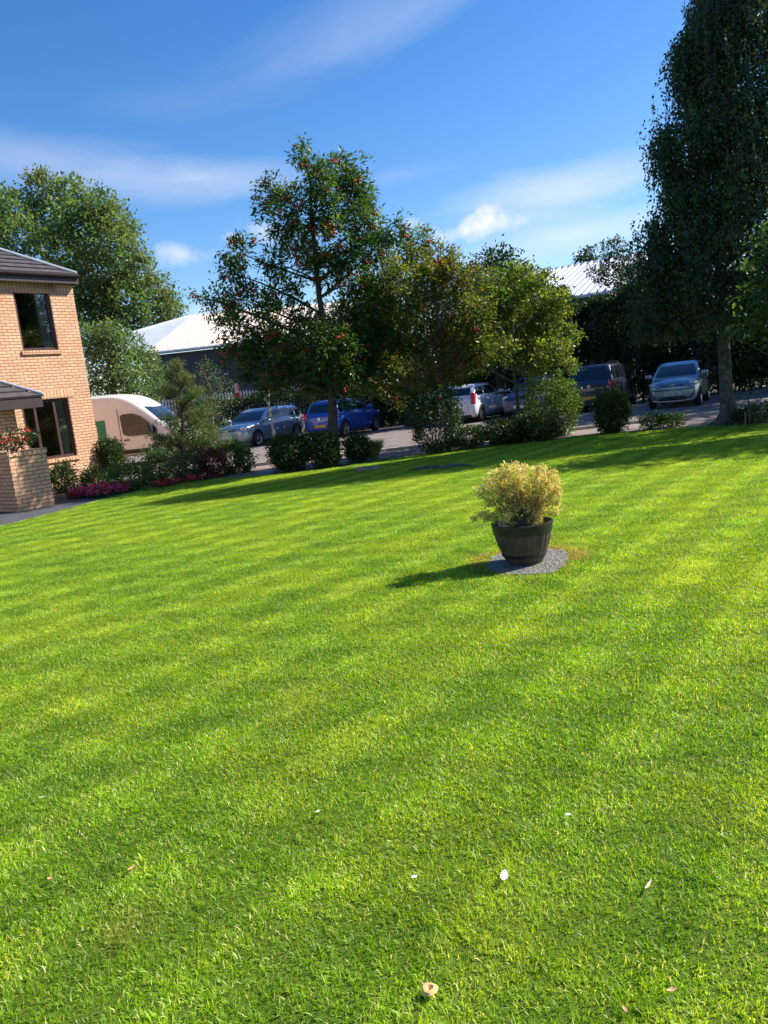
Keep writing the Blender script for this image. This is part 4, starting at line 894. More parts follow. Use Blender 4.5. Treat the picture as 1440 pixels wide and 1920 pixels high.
# orange marker lamp in the bed
b0 = gp(905, 835); t = thing('marker_lamp', 'small orange marker standing between the low dark shrubs', 'marker', (b0.x, b0.y, 0)); M_or = simple('orange_plastic', (.9, .28, .02), .35, var=.1)
zt = at(905, 802, b0.y).z; mb = MB(); mb.lathe([(0, 0), (.03, 0), (.022, zt - .22), (.0, zt - .22)], 12); mb.build('post', M_black, t, True)
mb = MB(); mb.lathe([(0, zt - .22), (.055, zt - .22), (.075, zt - .12), (.06, zt - .03), (.02, zt), (0, zt)], 14); mb.build('cap', M_or, t, True)
# shrubs by the house
Gh = 'shrubs in the bed by the house'
sh(208, 896, 24, 828, G_shrub, 'upright boxy green shrub at the corner of the brick house', box=.6, g=Gh)
sh(183, 917, 24, 879, G_shrub, 'small round dark shrub against the brick wall', box=.3, g=Gh)
sh(122, 925, 22, 876, G_shrub, 'dim leafy shrub beside the planter wall', box=.1, g=Gh, tufts=14)
sh(250, 920, 36, 872, G_bright, 'leafy green shrub behind the pink flowers', box=.15, g=Gh, per=1500, tufts=16)
sh(300, 905, 26, 848, G_pine, 'brownish green shrub under the left side of the pine', box=.15, g=Gh, tufts=10)
sh(355, 902, 30, 850, G_pine, 'brown green shrub below the pine', box=.15, g=Gh)
sh(402, 897, 24, 845, G_barb, 'reddish purple barberry shrub right of the pine', box=.1, g=Gh, tufts=14)
sh(435, 888, 22, 835, G_bright, 'yellow green shrub behind the barberry', box=.15, g=Gh, tufts=14)
sh(462, 886, 14, 842, G_bright, 'small bright green shrub at the right end of the bed', box=.2, g=Gh, tufts=10)
def flowers(px, py, rx, rz, label, fm, n):
    b0 = gp(px, py); rr = rx * b0.y / FPX
    return bush('bedding_flowers', label, 'flowers', (b0.x, b0.y), (rr, .3, rz), G_shrub, 1500, .045, .028, flowers=(fm, int(n * 1.8), .06), group='bedding flowers by the house', stems=4, base_z=.02)
flowers(150, 934, 24, .2, 'pink bedding flowers at the left end of the row', M_pink, 80)
flowers(190, 932, 26, .26, 'dense clump of pink bedding flowers in the middle of the row', M_pink, 120)
flowers(225, 926, 20, .2, 'deep pink bedding flowers in front of the leafy green shrub', M_pink, 60)
flowers(310, 914, 22, .16, 'red bedding flowers below the brownish shrub', M_red, 50)
flowers(355, 905, 24, .14, 'sparse red bedding flowers in front of the barberry', M_red, 36)

# ================================================================== PLANTER
pot = thing('barrel_planter', 'dark barrel planter with golden bush on the lawn', 'planter', (potc.x, potc.y, .02))
Yp = potc.y; Rt = 57 * Yp / FPX; H = at(978, 978, Yp).z - .02; print('pot', potc, Rt, H)
M_stave = simple('barrel_stave', (.075, .045, .032), .75, var=.5, scale=7, bumps=.5, bscale=60)
M_hoop = simple('barrel_hoop', (.012, .011, .011), .5, var=.2)
Rb = Rt * .60
prof = [(0, 0), (Rb * .96, 0), (Rb, .012)] + [(Rb + (Rt * .985 - Rb) * (1 - (1 - f) ** 1.7), .012 + (H - .03) * f) for f in [i / 14 for i in range(1, 15)]]
mb = MB(); mb.lathe(prof, 132, mod=lambda a, z: 1 - .022 * (abs(math.sin(a * 11)) < .13)); body = mb.build('barrel', M_stave, pot, True)
def rad_at(f): return Rb + (Rt * .985 - Rb) * (1 - (1 - f) ** 1.7)
for f0_, f1_ in ((.80, .97), (.16, .24)):
    mb = MB(); p = [(rad_at(f0_) - .004, .012 + (H - .03) * f0_), (rad_at(f0_) + .006, .012 + (H - .03) * f0_ + .003), (rad_at(f1_) + .007, .012 + (H - .03) * f1_), (rad_at(f1_) - .004, .012 + (H - .03) * f1_ + .004)]; mb.lathe(p, 64); mb.build('hoop', M_hoop, pot, True)
mb = MB(); mb.lathe([(Rt * .97, H - .03), (Rt * 1.015, H - .025), (Rt * 1.02, H), (Rt * .97, H + .004), (Rt * .93, H - .004), (Rt * .9, H - .06), (Rt * .86, H * .5)], 64); mb.build('rim', M_hoop, pot, True)
mb = MB(); mb.lathe([(0, H - .05), (Rt * .5, H - .045), (Rt * .9, H - .06)], 32); mb.build('soil', M_soil, pot, True)
# golden bush in it
sp = thing('spirea_bush', 'golden spirea bush with orange tinged tips growing in the barrel planter', 'bush', (potc.x, potc.y, 0)); off = Vector((potc.x, potc.y, 0))
cls = []
for px, py, r in [(965, 890, 22), (985, 880, 9), (940, 905, 22), (1010, 895, 20), (1025, 915, 20), (905, 920, 13), (925, 930, 18), (960, 925, 26), (995, 925, 24), (930, 892, 13), (1030, 893, 12), (1042, 905, 9), (915, 905, 10), (950, 880, 10), (1015, 880, 9), (950, 975, 12), (980, 980, 13), (1008, 978, 11), (1038, 935, 13), (1015, 945, 18), (980, 955, 20), (945, 955, 15), (910, 965, 11), (895, 970, 8), (925, 968, 10), (1000, 965, 14), (1040, 955, 9), (1045, 918, 9)]:
    y = Yp + random.uniform(-.13, .15); cls.append((at(px, py, y) - off, r * y / FPX))
V, F, T, TW = clump_leaves([(np.array(c), np.array([r] * 3)) for c, r in cls], 9500, .019, .0135, .012, 11, .3, -.1)
mb = MB(); 
for tw in TW[::5]:
    a = random.uniform(0, 6.28); s = Vector((math.cos(a) * .06, math.sin(a) * .06, H - .04)); e_ = Vector(tw)
    mb.tube([s, s.lerp(e_, .5) + Vector((e_.x * .08, 0, .02)), e_], [.0022, .0018, .0009], 4, False)
mb.build('stem', M_twig, sp); link('foliage', npmesh('foliage', V, F, tint=T), G_spir, sp)
# slab
sb = thing('stone_slab', 'rough grey stone slab under the barrel planter', 'slab', (potc.x, potc.y, 0))
def slabmat():
    m, nt = newmat('cobbled_slab'); g = N(nt, 'ShaderNodeNewGeometry'); P = g.outputs['Position']
    v = N(nt, 'ShaderNodeTexVoronoi'); v.feature = 'DISTANCE_TO_EDGE'; v.inputs['Scale'].default_value = 26; v.inputs['Randomness'].default_value = 1
    dsn = N(nt, 'ShaderNodeTexNoise'); dsn.inputs['Scale'].default_value = 12; L(nt, P, dsn.inputs['Vector']); dmx = mixc(nt, .12, P, dsn.outputs['Color']); L(nt, dmx, v.inputs['Vector'])
    c = ramp(nt, noise(nt, P, 30, 6), [(.3, (.11, .105, .085)), (.7, (.34, .32, .27))])
    c = mixc(nt, ramp(nt, v.outputs['Distance'], [(.02, (1, 1, 1)), (.1, (0, 0, 0))]), c, (.05, .05, .04))
    p = N(nt, 'ShaderNodeBsdfPrincipled'); L(nt, c, p.inputs['Base Color']); p.inputs['Roughness'].default_value = .7; L(nt, bump(nt, v.outputs['Distance'], .8, .03), p.inputs['Normal']); out(nt, p.outputs[0]); return m
V, F = polyprism([(p.x - potc.x, p.y - potc.y, .0) for p in slab_pts], .022, (0, 0, 1)); mb = MB(); mb.add(V, F); o = mb.build('slab', slabmat(), sb)
bm = bmesh.new(); bm.from_mesh(o.data); bmesh.ops.recalc_face_normals(bm, faces=bm.faces); bm.to_mesh(o.data); bm.free()

# ================================================================== LAMP POST, SAPLING, STONES, LITTER
b0 = gp(523, 876); Y = b0.y; t = thing('sign_post', 'leaning pale metal post with small square box on top', 'post', (b0.x, b0.y, 0)); M_post = simple('galvanised_post', (.42, .42, .40), .4, .4, var=.2)
tp_ = at(501, 742, Y) - Vector((b0.x, b0.y, 0)); kn = at(513, 812, Y) - Vector((b0.x, b0.y, 0))
mb = MB(); mb.tube([(0, 0, 0), kn], .045, 12); mb.tube([kn, tp_], .032, 12); mb.tube([kn - Vector((0, 0, .03)), kn + Vector((0, 0, .03))], .05, 12); mb.build('pole', M_post, t, True)
mb = MB(); mb.rbox(tp_ + Vector((-.02, -.01, 0)), (.075, .06, .12), .015); mb.build('box', M_post, t, True)
b0 = gp(1406, 801); t = thing('staked_sapling', 'thin young sapling tied to a wooden stake near the birch', 'tree', (b0.x, b0.y, 0)); off = Vector((b0.x, b0.y, 0))
mb = MB(); mb.tube([(0, 0, 0), at(1404, 765, b0.y) - off, at(1402, 728, b0.y) - off], [.022, .018, .008], 8); mb.build('trunk', M_bark, t, True)
mb = MB(); mb.tube([(-.09, .02, -.02), (-.07, .02, at(1402, 772, b0.y).z)], .02, 8); mb.build('stake', M_twig, t, True)
V, F, T, TW = clump_leaves([(np.array(at(px, py, b0.y) - off), np.array([r * b0.y / FPX] * 3)) for px, py, r in ((1402, 735, 10), (1408, 722, 9), (1398, 748, 8))], 160, .06, .03, .06, 6); link('crown', npmesh('crown', V, F, tint=T), G_shrub, t)
def rock(bm_mb, c, h, seed):
    bm = bmesh.new(); bmesh.ops.create_icosphere(bm, subdivisions=2, radius=1); rr = random.Random(seed)
    for v in bm.verts: k = 1 + rr.uniform(-.18, .18); v.co = Vector((v.co.x * h[0], v.co.y * h[1], v.co.z * h[2])) * k + Vector(c)
    bm_mb.add([v.co.copy() for v in bm.verts], [tuple(v.index for v in f.verts) for f in bm.faces]); bm.free()
M_stone = simple('weathered_stone', (.22, .17, .13), .85, var=.5, scale=12, bumps=.8)
for i, (px, lab, hx) in enumerate(((678, 'flat brown stone in the lawn, left one of the pair by the shrubs', .17), (702, 'flat brown stone in the lawn, right one of the pair by the shrubs', .13))):
    b0 = gp(px, 884 - i * 2); mb = MB(); rock(mb, (0, 0, .03), (hx, .12, .06), 5 + i); o = mb.build('stone', M_stone, None, True); o.location = (b0.x, b0.y, .01); tag(o, lab, 'stone', 'stones set in the lawn edge')
b0 = gp(825, 880); mb = MB(); k = [gp(px, py) - b0 for px, py in ((768, 884), (800, 881), (830, 880), (860, 877), (885, 876))]
mb.tube([q + Vector((0, 0, .035 + .02 * (i_ % 2))) for i_, q in enumerate(k)], [.015, .03, .038, .026, .010], 8); mb.tube([k[2] + Vector((0, 0, .04)), k[2] + Vector((.18, .12, .08)), k[2] + Vector((.34, .16, .05))], [.02, .014, .006], 6)
o = mb.build('fallen_branch', M_birch, None, True); o.location = b0; tag(o, 'fallen grey branch lying on the shaded lawn', 'branch')
M_feather = simple('white_feather', (.82, .82, .78), .6, var=.05); M_dry = simple('dry_leaf', (.5, .32, .13), .7, var=.3, scale=30); M_straw = simple('pale_stalk', (.62, .56, .36), .7, var=.2)
def litter(px, py, ln, wd, rot, mat, name, label, cat, curl=.25, z=.035, grp=None):
    b0 = gp(px, py, z); V = []; n = 7; ln *= .72; wd *= .72
    for i in range(n):
        f = i / (n - 1); w = wd * math.sin(math.pi * min(1, f * .93 + .05)) ** .7; x = (f - .5) * ln; zz = curl * ln * (f - .5) ** 2 * 2
        V += [(x, -w / 2, zz + w * .25), (x, 0, zz), (x, w / 2, zz + w * .25)]
    F = []
    for i in range(n - 1):
        for j in range(2): F.append((i * 3 + j, i * 3 + j + 1, i * 3 + j + 4, i * 3 + j + 3))
    V = [Vector(v) for v in V]; V2 = [v + Vector((0, 0, -.0012)) for v in V]; m = len(V)
    me = fromlists(name, V + V2, F + [tuple(m + q for q in reversed(f)) for f in F]); o = link(name, me, mat, None, True); o.location = b0; o.rotation_euler = (0, 0, R(rot)); tag(o, label, cat, grp); return o
litter(946, 1644, .075, .034, 75, M_feather, 'feather', 'large white feather lying on the near lawn', 'feather')
litter(1066, 1528, .028, .02, 10, M_feather, 'petal', 'tiny white petal on the grass above the feather', 'petal')
litter(1216, 1660, .075, .012, 50, M_straw, 'dry_stalk', 'pale dry curled stalk on the grass right of the feather', 'stalk')
litter(1260, 1857, .04, .018, 10, M_dry, 'dry_leaf', 'orange brown dry leaf near the lower right corner', 'leaf')
litter(1172, 1893, .03, .014, 100, M_dry, 'dry_leaf', 'small tan dry leaf at the bottom edge', 'leaf')
litter(247, 1628, .05, .02, 65, M_dry, 'dry_leaf', 'brown dry leaf standing in a dark patch of grass at left', 'leaf')
litter(94, 1648, .035, .022, 160, M_dry, 'dry_leaf', 'tan crumpled leaf close to the left edge', 'leaf')
litter(80, 1495, .05, .012, 5, M_straw, 'dry_stalk', 'short pale stalk on the grass at the far left', 'stalk')
litter(597, 1522, .03, .018, 30, M_straw, 'fallen_leaf', 'small pale leaf on the middle of the lawn', 'leaf')
litter(777, 1645, .03, .018, 20, M_feather, 'petal', 'faint white petal left of the large feather', 'petal')
litter(570, 1444, .03, .016, 20, M_dry, 'dry_leaf', 'tiny orange leaf on the middle of the lawn', 'leaf')
# mushroom
b0 = gp(806, 1860, .03); t = thing('mushroom', 'small pale orange mushroom with a hollow centre in the grass', 'mushroom', (b0.x, b0.y, .012)); M_mush = simple('mushroom_cap', (.72, .45, .16), .6, var=.2, scale=40)
mb = MB(); mb.lathe([(.0, .021), (.003, .021), (.006, .029), (.011, .033), (.018, .032), (.022, .026), (.021, .022), (.012, .019), (.004, .019)], 28, mod=lambda a, z: 1 + .07 * math.sin(a * 3 + 1) + .04 * math.sin(a * 7)); mb.build('cap', M_mush, t, True)
mb = MB(); mb.tube([(0, 0, -.01), (0, 0, .020)], .004, 10); mb.build('stalk', M_straw, t, True)

# ================================================================== CARS
def ev_mesh(o):
    dg = bpy.context.evaluated_depsgraph_get(); me = bpy.data.meshes.new_from_object(o.evaluated_get(dg)); return me
def loft(stations):
    """stations: list of closed rings (same count)"""
    V = [p for r in stations for p in r]; n = len(stations[0]); F = []
    for i in range(len(stations) - 1):
        for j in range(n): F.append((i * n + j, i * n + (j + 1) % n, (i + 1) * n + (j + 1) % n, (i + 1) * n + j))
    F.append(tuple(range(n - 1, -1, -1))); F.append(tuple((len(stations) - 1) * n + j for j in range(n)))
    return V, F
def ring(x, w, zb, zt, crown=.03, tuck=.9):
    half = [(0, zb), (w * tuck * .8, zb), (w * tuck, zb + .03), (w * .985, zb + .16), (w, zb + (zt - zb) * .45), (w * .985, zb + (zt - zb) * .78), (w * .93, zt - .035), (w * .82, zt), (w * .45, zt + crown * .8), (0, zt + crown)]
    return [(x, y, z) for y, z in half] + [(x, -y, z) for y, z in reversed(half[1:-1])]
def car(name, label, cat, loc, heading, paint, Ln, Wd, Ht, hood, belt, kind='hatch', wheel=.31, front_ov=.78, wb=2.5, plates=True, rear='tall', txt=None, dark_trim=True, group='cars parked in the car park', rails=False, cow=None, rtop=None):
    t = thing(name, label, cat, loc, heading, group); w = Wd / 2; x1 = Ln / 2; x0 = -Ln / 2; gc = .17
    cowx = cow if cow is not None else x1 - front_ov - .42          # base of windscreen
    S_ = [(x0, .80, .36, belt - .16), (x0 + .05, .90, .26, belt - .08), (x0 + .18, .965, .2, belt - .02), (x0 + .6, 1, gc, belt), (x0 + 1.2, 1, gc, belt), (0, 1, gc, belt - .02), (cowx, 1, gc, belt - .05),
          (cowx + .25, .995, gc, (belt - .05) * .5 + hood * .5 + .02), (x1 - .55, .975, gc, hood), (x1 - .25, .93, .19, hood - .05), (x1 - .08, .83, .23, hood - .14), (x1, .66, .3, hood - .26)]
    V, F = loft([ring(x, w * k, zb, zt, .035) for x, k, zb, zt in S_])
    me = fromlists('body', V, F); o = bpy.data.objects.new('tmp_body', me); C.objects.link(o)
    bm = bmesh.new(); bm.from_mesh(me); bmesh.ops.recalc_face_normals(bm, faces=bm.faces); bm.to_mesh(me); bm.free()
    sm = o.modifiers.new('s', 'SUBSURF'); sm.levels = 2; sm.render_levels = 2
    fa = x1 - front_ov; ra = fa - wb
    cut = MB()
    for ax_ in (fa, ra):
        for sd in (1, -1): cut.lathe([(0, -.14), (wheel + .055, -.14), (wheel + .055, .14), (0, .14)], 28, Matrix.Translation((ax_, sd * (w - .06), wheel + .01)) @ Matrix.Rotation(math.pi / 2, 4, 'X'))
    cme = fromlists('cut', cut.V, cut.F); bm = bmesh.new(); bm.from_mesh(cme); bmesh.ops.remove_doubles(bm, verts=bm.verts, dist=1e-5); bmesh.ops.recalc_face_normals(bm, faces=bm.faces); bm.to_mesh(cme); bm.free()
    co = bpy.data.objects.new('tmp_cut', cme); C.objects.link(co)
    b_ = o.modifiers.new('b', 'BOOLEAN'); b_.operation = 'DIFFERENCE'; b_.object = co; b_.solver = 'EXACT'
    me2 = ev_mesh(o); bpy.data.objects.remove(o); bpy.data.objects.remove(co)
    me2.materials.clear(); body = link('body', me2, paint, t, True)
    if hasattr(me2, 'set_sharp_from_angle'): me2.set_sharp_from_angle(angle=R(38))
    from mathutils.bvhtree import BVHTree
    bv = BVHTree.FromPolygons([v.co.copy() for v in me2.vertices], [tuple(p.vertices) for p in me2.polygons])
    def trace(pts, axis, sg, rad, off=.0, n=6):
        P = []
        for i in range(len(pts) - 1):
            for q in range(n + (i == len(pts) - 2)):
                f = q / n; a, b3 = pts[i][0] * (1 - f) + pts[i + 1][0] * f, pts[i][1] * (1 - f) + pts[i + 1][1] * f
                o_ = Vector((a, sg * 3, b3)) if axis == 'y' else Vector((sg * 4, a, b3)); dr = Vector((0, -sg, 0)) if axis == 'y' else Vector((-sg, 0, 0))
                hit = bv.ray_cast(o_, dr)
                if hit[0] is not None: P.append(hit[0] + hit[1] * off)
        return P
    def seam(nm, P, rad, mat):
        if len(P) > 1: mb = MB(); mb.tube(P, rad, 5); mb.build(nm, mat, t, True)
    for sd in (1, -1):
        xd = cowx - .30
        seam('door_seam', trace([(xd, belt - .10), (xd, .34), (xd - 1.15, .34), (xd - 1.2, belt - .10)], 'y', sd, .006), .006, M_black)
        if kind != 'three': seam('door_seam', trace([(xd - 1.22, belt - .10), (xd - 1.17, .34), (xd - 1.55, .36), (xd - 1.95, .72), (xd - 2.0, belt - .12)], 'y', sd, .006), .006, M_black)
    seam('tailgate_seam', trace([(-w * .62, belt - .12), (-w * .6, .44), (w * .6, .44), (w * .62, belt - .12)], 'x', -1, .006), .006, M_black)
    seam('bonnet_seam', trace([(-w * .62, hood - .14), (0, hood - .12), (w * .62, hood - .14)], 'x', 1, .006), .006, M_black)
    if txt:
        seam('bumper_trim', trace([(-w * .80, .62), (-w * .6, .60), (0, .585), (w * .6, .60), (w * .80, .62), (w * .78, .44), (w * .62, .31), (0, .285), (-w * .62, .31), (-w * .78, .44), (-w * .80, .62)], 'x', 1, .02, .004), .02, M_black)
        seam('bumper_lip', trace([(-w * .74, .27), (-w * .4, .235), (0, .23), (w * .4, .235), (w * .74, .27)], 'x', 1, .02, .002), .02, M_rim)
    # greenhouse
    rt_ = rtop if rtop is not None else (x0 + .42); zf = belt - .06
    lv = [(x0 + .10, cowx + .12, w * .93, zf), (x0 + .24, cowx - .22, w * .86, zf + (Ht - zf) * .45), (rt_ - .04, cowx - .62, w * .76, Ht - .085), (rt_ + .05, cowx - .76, w * .69, Ht - .025), (rt_ + .4, cowx - 1.0, w * .5, Ht + .0)]
    def gring(a, b2, ww, z):
        r = min(.16, ww * .3); P = []
        for cx, cy, a0 in ((b2 - r * .6, ww - r, 0), (a + r * .6, ww - r, 90), (a + r * .6, -ww + r, 180), (b2 - r * .6, -ww + r, 270)):
            for q in range(4): aa = R(a0 + q * 30); P.append((cx + math.cos(aa) * r * .6, cy + math.sin(aa) * r, z))
        return P
    V, F = loft([gring(*q) for q in lv]); gh = link('cabin', fromlists('cabin', V, F), paint, t, True)
    bm = bmesh.new(); bm.from_mesh(gh.data); bmesh.ops.recalc_face_normals(bm, faces=bm.faces); bm.to_mesh(gh.data); bm.free(); gh.data.set_sharp_from_angle(angle=R(50))
    z0, z1 = zf + .07, Ht - .12
    def lerp3(z): 
        for i in range(len(lv) - 1):
            if lv[i][3] <= z <= lv[i + 1][3]:
                f = (z - lv[i][3]) / (lv[i + 1][3] - lv[i][3]); return [lv[i][k] * (1 - f) + lv[i + 1][k] * f for k in range(3)]
        return lv[-1][:3]
    def panel(nm, fn, mat=M_glassd, nu=2, nv=4, th=.012):
        V = []; F = []
        for i in range(nv + 1):
            for j in range(nu + 1): V.append(fn(j / nu, i / nv))
        for i in range(nv):
            for j in range(nu): a = i * (nu + 1) + j; F.append((a, a + 1, a + nu + 2, a + nu + 1))
        return link(nm, fromlists(nm, V, F), mat, t, True)
    def front(u, v): z = z0 + (z1 - z0) * v; a, b2, ww = lerp3(z); return (b2 + .012, (u * 2 - 1) * (ww - .1), z)
    def back(u, v): zz = z0 + .04 + (z1 - z0 - .06) * v; a, b2, ww = lerp3(zz); return (a - .012, (u * 2 - 1) * (ww - .13 - .05 * (1 - v)), zz)
    panel('windscreen', front); panel('rear_window', back)
    for sd in (1, -1):
        segs = ((.34, .93), (-.02, .30)) if kind == 'three' else ((.48, .93), (.14, .45), (-.04, .11)) 
        for s0, s1 in segs:
            def side(u, v, s0=s0, s1=s1, sd=sd):
                z = z0 + .02 + (z1 - z0 - .02) * v; a, b2, ww = lerp3(z); aa = lv[0][0] + .32; bb = b2 - .2; ab, bbb = lerp3(z0)[0] + .2, lerp3(z0)[1]
                lo = max(a + .17, aa); u2 = s0 + (s1 - s0) * u; xx = lo + (lv[1][1] - .02 + .1 - lo) * u2; xx = min(xx, b2 - .16); return (xx, sd * (ww + .01), z)
            panel('side_window', side)
    # wheels
    for ax_ in (fa, ra):
        for sd in (1, -1):
            Mw = Matrix.Translation((ax_, sd * (w - .11), wheel)) @ Matrix.Rotation(-sd * math.pi / 2, 4, 'X')
            mb = MB(); mb.lathe([(wheel * .62, -.09), (wheel * .9, -.1), (wheel, -.07), (wheel, .07), (wheel * .9, .1), (wheel * .66, .095), (wheel * .62, .06)], 32, Mw); ty = mb.build('wheel', M_tyre, t, True)
            mb = MB(); mb.lathe([(0, .03), (wheel * .2, .035), (wheel * .21, .075), (wheel * .1, .09), (0, .09)], 20, Mw); mb.lathe([(wheel * .56, .02), (wheel * .58, .08), (wheel * .655, .092), (wheel * .66, .05)], 28, Mw)
            for q in range(5):
                a = q * 2 * math.pi / 5; Ms = Mw @ Matrix.Rotation(a, 4, 'Z'); mb.box(wheel * .15, wheel * .6, -.028, .028, .05, .078, Ms)
            mb.build('rim', M_rim, ty, True)
            mb = MB(); mb.lathe([(0, -.02), (wheel * .6, -.02)], 20, Mw); mb.build('brake', M_black, ty)
    # mirrors
    for sd in (1, -1): mb = MB(); mb.rbox(Vector((cowx - .1, sd * (w * .93 + .13), belt + .06)), (.07, .11, .07), .045); mb.build('mirror', paint, t, True)
    # lamps
    for sd in (1, -1):
        mb = MB(); mb.rbox(Vector((x1 - .25, sd * (w * .735), hood - .15)), (.15, .13, .07), .055, Matrix.Rotation(sd * -R(28), 4, 'Z')); mb.build('headlight', M_lampc, t, True)
        zt_ = belt - .02 if rear == 'tall' else belt - .1
        if rear == 'slant':
            mb = MB(); mb.rbox(Vector((x0 + .13, sd * (w * .83), belt - .10)), (.10, .09, .22), .05, Matrix.Rotation(R(14), 4, 'Y')); mb.build('tail_light', M_lampr, t, True)
        else:
            mb = MB(); mb.rbox(Vector((x0 + .12, sd * (w * .83), belt - .16)), (.085, .08, .15), .04); mb.build('tail_light', M_lampr, t, True)
    # bumpers, grille, plates
    mb = MB(); mb.rbox(Vector((x1 - .06, 0, .33)), (.07, w * .5, .055), .03); mb.build('lower_grille', M_black, t, True)
    mb = MB(); mb.rbox(Vector((x1 - .085, 0, hood - .2)), (.07, w * .46, .018), .012); mb.build('grille', M_black, t, True)
    mb = MB(); mb.rbox(Vector((x0 + .03, 0, .27)), (.06, w * .72, .05), .03); mb.build('rear_valance', M_black, t, True)
    mb = MB(); mb.rbox(Vector((x1 + .012, 0, .47)), (.008, .26, .055), .004); fp = mb.build('number_plate', M_plate_w, t, True)
    zp = .50 if rear != 'high' else belt - .25
    mb = MB(); mb.rbox(Vector((x0 - .012 - .0, 0, zp)), (.012, .26, .055), .004); mb.build('number_plate', M_plate_y, t, True)
    for sd in (1, -1):
        mb = MB(); mb.rbox(Vector((.15, sd * (w + .008), belt - .2)), (.08, .012, .014), .008); mb.build('door_handle', paint, t, True)
    mb = MB(); mb.tube([(x0 + .6, 0, Ht - .01), (x0 + .42, 0, Ht + .16)], .006, 6); mb.build('antenna', M_black, t, True)
    # roundel on the nose and tail
    for xx, zz, s_ in ((x1 - .02, hood - .2, 1), (x0 - .015, belt - .2, -1)):
        mb = MB(); Mr = Matrix.Translation((xx, 0, zz)) @ Matrix.Rotation(s_ * math.pi / 2, 4, 'Y'); mb.lathe([(.048, -.01), (.06, -.01), (.06, .016), (.048, .016), (.048, -.01)], 24, Mr)
        if txt:
            f_ = .016 * s_
            for pts in ([(-.028, .042), (0, .006), (.028, .042)], [(-.044, .006), (-.022, -.04), (0, -.0), (.022, -.04), (.044, .006)]): mb.tube([(xx + f_, y, zz + z) for y, z in pts], .005, 5)
        else: mb.lathe([(0, .012), (.03, .012), (.03, -.01)], 16, Mr)
        mb.build('badge', M_chrome, t, True)
    if txt:
        fc = bpy.data.curves.new('plate_text', 'FONT'); fc.body = txt; fc.size = .085; fc.align_x = 'CENTER'; fc.align_y = 'CENTER'; fc.extrude = .001
        fo = bpy.data.objects.new('plate_text', fc); C.objects.link(fo); fo.matrix_local = Matrix(((0, 0, 1, x1 + .0222), (1, 0, 0, 0), (0, 1, 0, .47), (0, 0, 0, 1)))
        me_ = ev_mesh(fo); bpy.data.objects.remove(fo); to = link('plate_text', me_, None, fp); me_.materials.clear(); me_.materials.append(M_black); to.matrix_local = Matrix(((0, 0, 1, x1 + .0222), (1, 0, 0, 0), (0, 1, 0, .47), (0, 0, 0, 1)))
    if rails:
        for sd in (1, -1): mb = MB(); mb.tube([(rt_ + .1, sd * w * .66, Ht - .02), (rt_ + .25, sd * w * .66, Ht + .05), (cowx - 1.0, sd * w * .66, Ht + .05), (cowx - .85, sd * w * .66, Ht - .02)], .018, 8); mb.build('roof_rail', M_chrome, t, True)
    return t
def paint(name, c, metal=.5): return simple(name, c, .32, metal, var=.04, scale=2, coat=1.0)
P_silver = paint('silver_blue_paint', (.30, .36, .42), .6); P_up = paint('pale_blue_paint', (.24, .31, .40), .5)
P_blue = paint('bright_blue_paint', (.015, .08, .42), .2); P_wht = paint('white_car_paint', (.72, .74, .78), 0); P_dk = paint('dark_navy_paint', (.02, .03, .06), .4); P_nv = paint('navy_paint', (.02, .04, .13), .3)
CA = R(30)
dC = Vector((math.sin(CA), math.cos(CA), 0)); nC = Vector((math.cos(CA), -math.sin(CA), 0))
h_away = math.atan2(dC.y, dC.x); h_tow = h_away + math.pi
# silver hatch: front wheel contact (camera side) at (482,834)
def place_by(px, py, Y, local, heading):
    g = at(px, py, Y); c, s = math.cos(heading), math.sin(heading); return Vector((g.x - (local[0] * c - local[1] * s), g.y - (local[0] * s + local[1] * c), 0))
Ln = 4.25
car('silver_hatchback', 'silver blue hatchback facing left beside the pale post', 'car', place_by(482, 832, 30.5, (Ln / 2 - .8, .78), h_tow), h_tow, P_silver, Ln, 1.8, 1.47, .90, 1.0, front_ov=.82, wb=2.63)
Ln = 3.75
car('blue_hatchback', 'bright blue hatchback with yellow rear plate behind the rowan trunk', 'car', place_by(647, 817, 30.6, (-Ln / 2 + .6, -.72), h_away), h_away, P_blue, Ln, 1.65, 1.48, .93, .98, front_ov=.72, wb=2.42, rear='tall')
Ln = 3.95
car('white_hatchback', 'white hatchback with slanted red tail lights seen from behind', 'car', place_by(902, 788, 30.2, (-Ln / 2 + .65, -.75), h_away), h_away, P_wht, Ln, 1.72, 1.5, .95, 1.03, kind='three', front_ov=.8, wb=2.49, rear='slant')
car('navy_car', 'navy blue car mostly hidden behind the maple trunk', 'car', place_by(978, 786, 28.8, (1.9, 0), h_tow), h_tow, P_nv, 3.9, 1.72, 1.52, .95, 1.02, front_ov=.78, wb=2.5)
car('dark_suv', 'dark SUV with orange rear plate between bright shrub and topiary', 'car', place_by(1108, 765, 28.4, (-2.1, 0), h_away), h_away, P_dk, 4.4, 1.84, 1.7, 1.02, 1.12, front_ov=.85, wb=2.65, wheel=.35, rear='tall', rails=True)
Ln = 3.54
car('city_car', 'small pale blue city car with roundel badge facing the camera', 'car', place_by(1263, 764, 25.2, (Ln / 2 - .1, 0), h_tow + R(1)), h_tow + R(1), P_up, Ln, 1.64, 1.48, .93, 1.0, kind='three', front_ov=.58, wb=2.41, wheel=.29, txt='LD68 UBM')

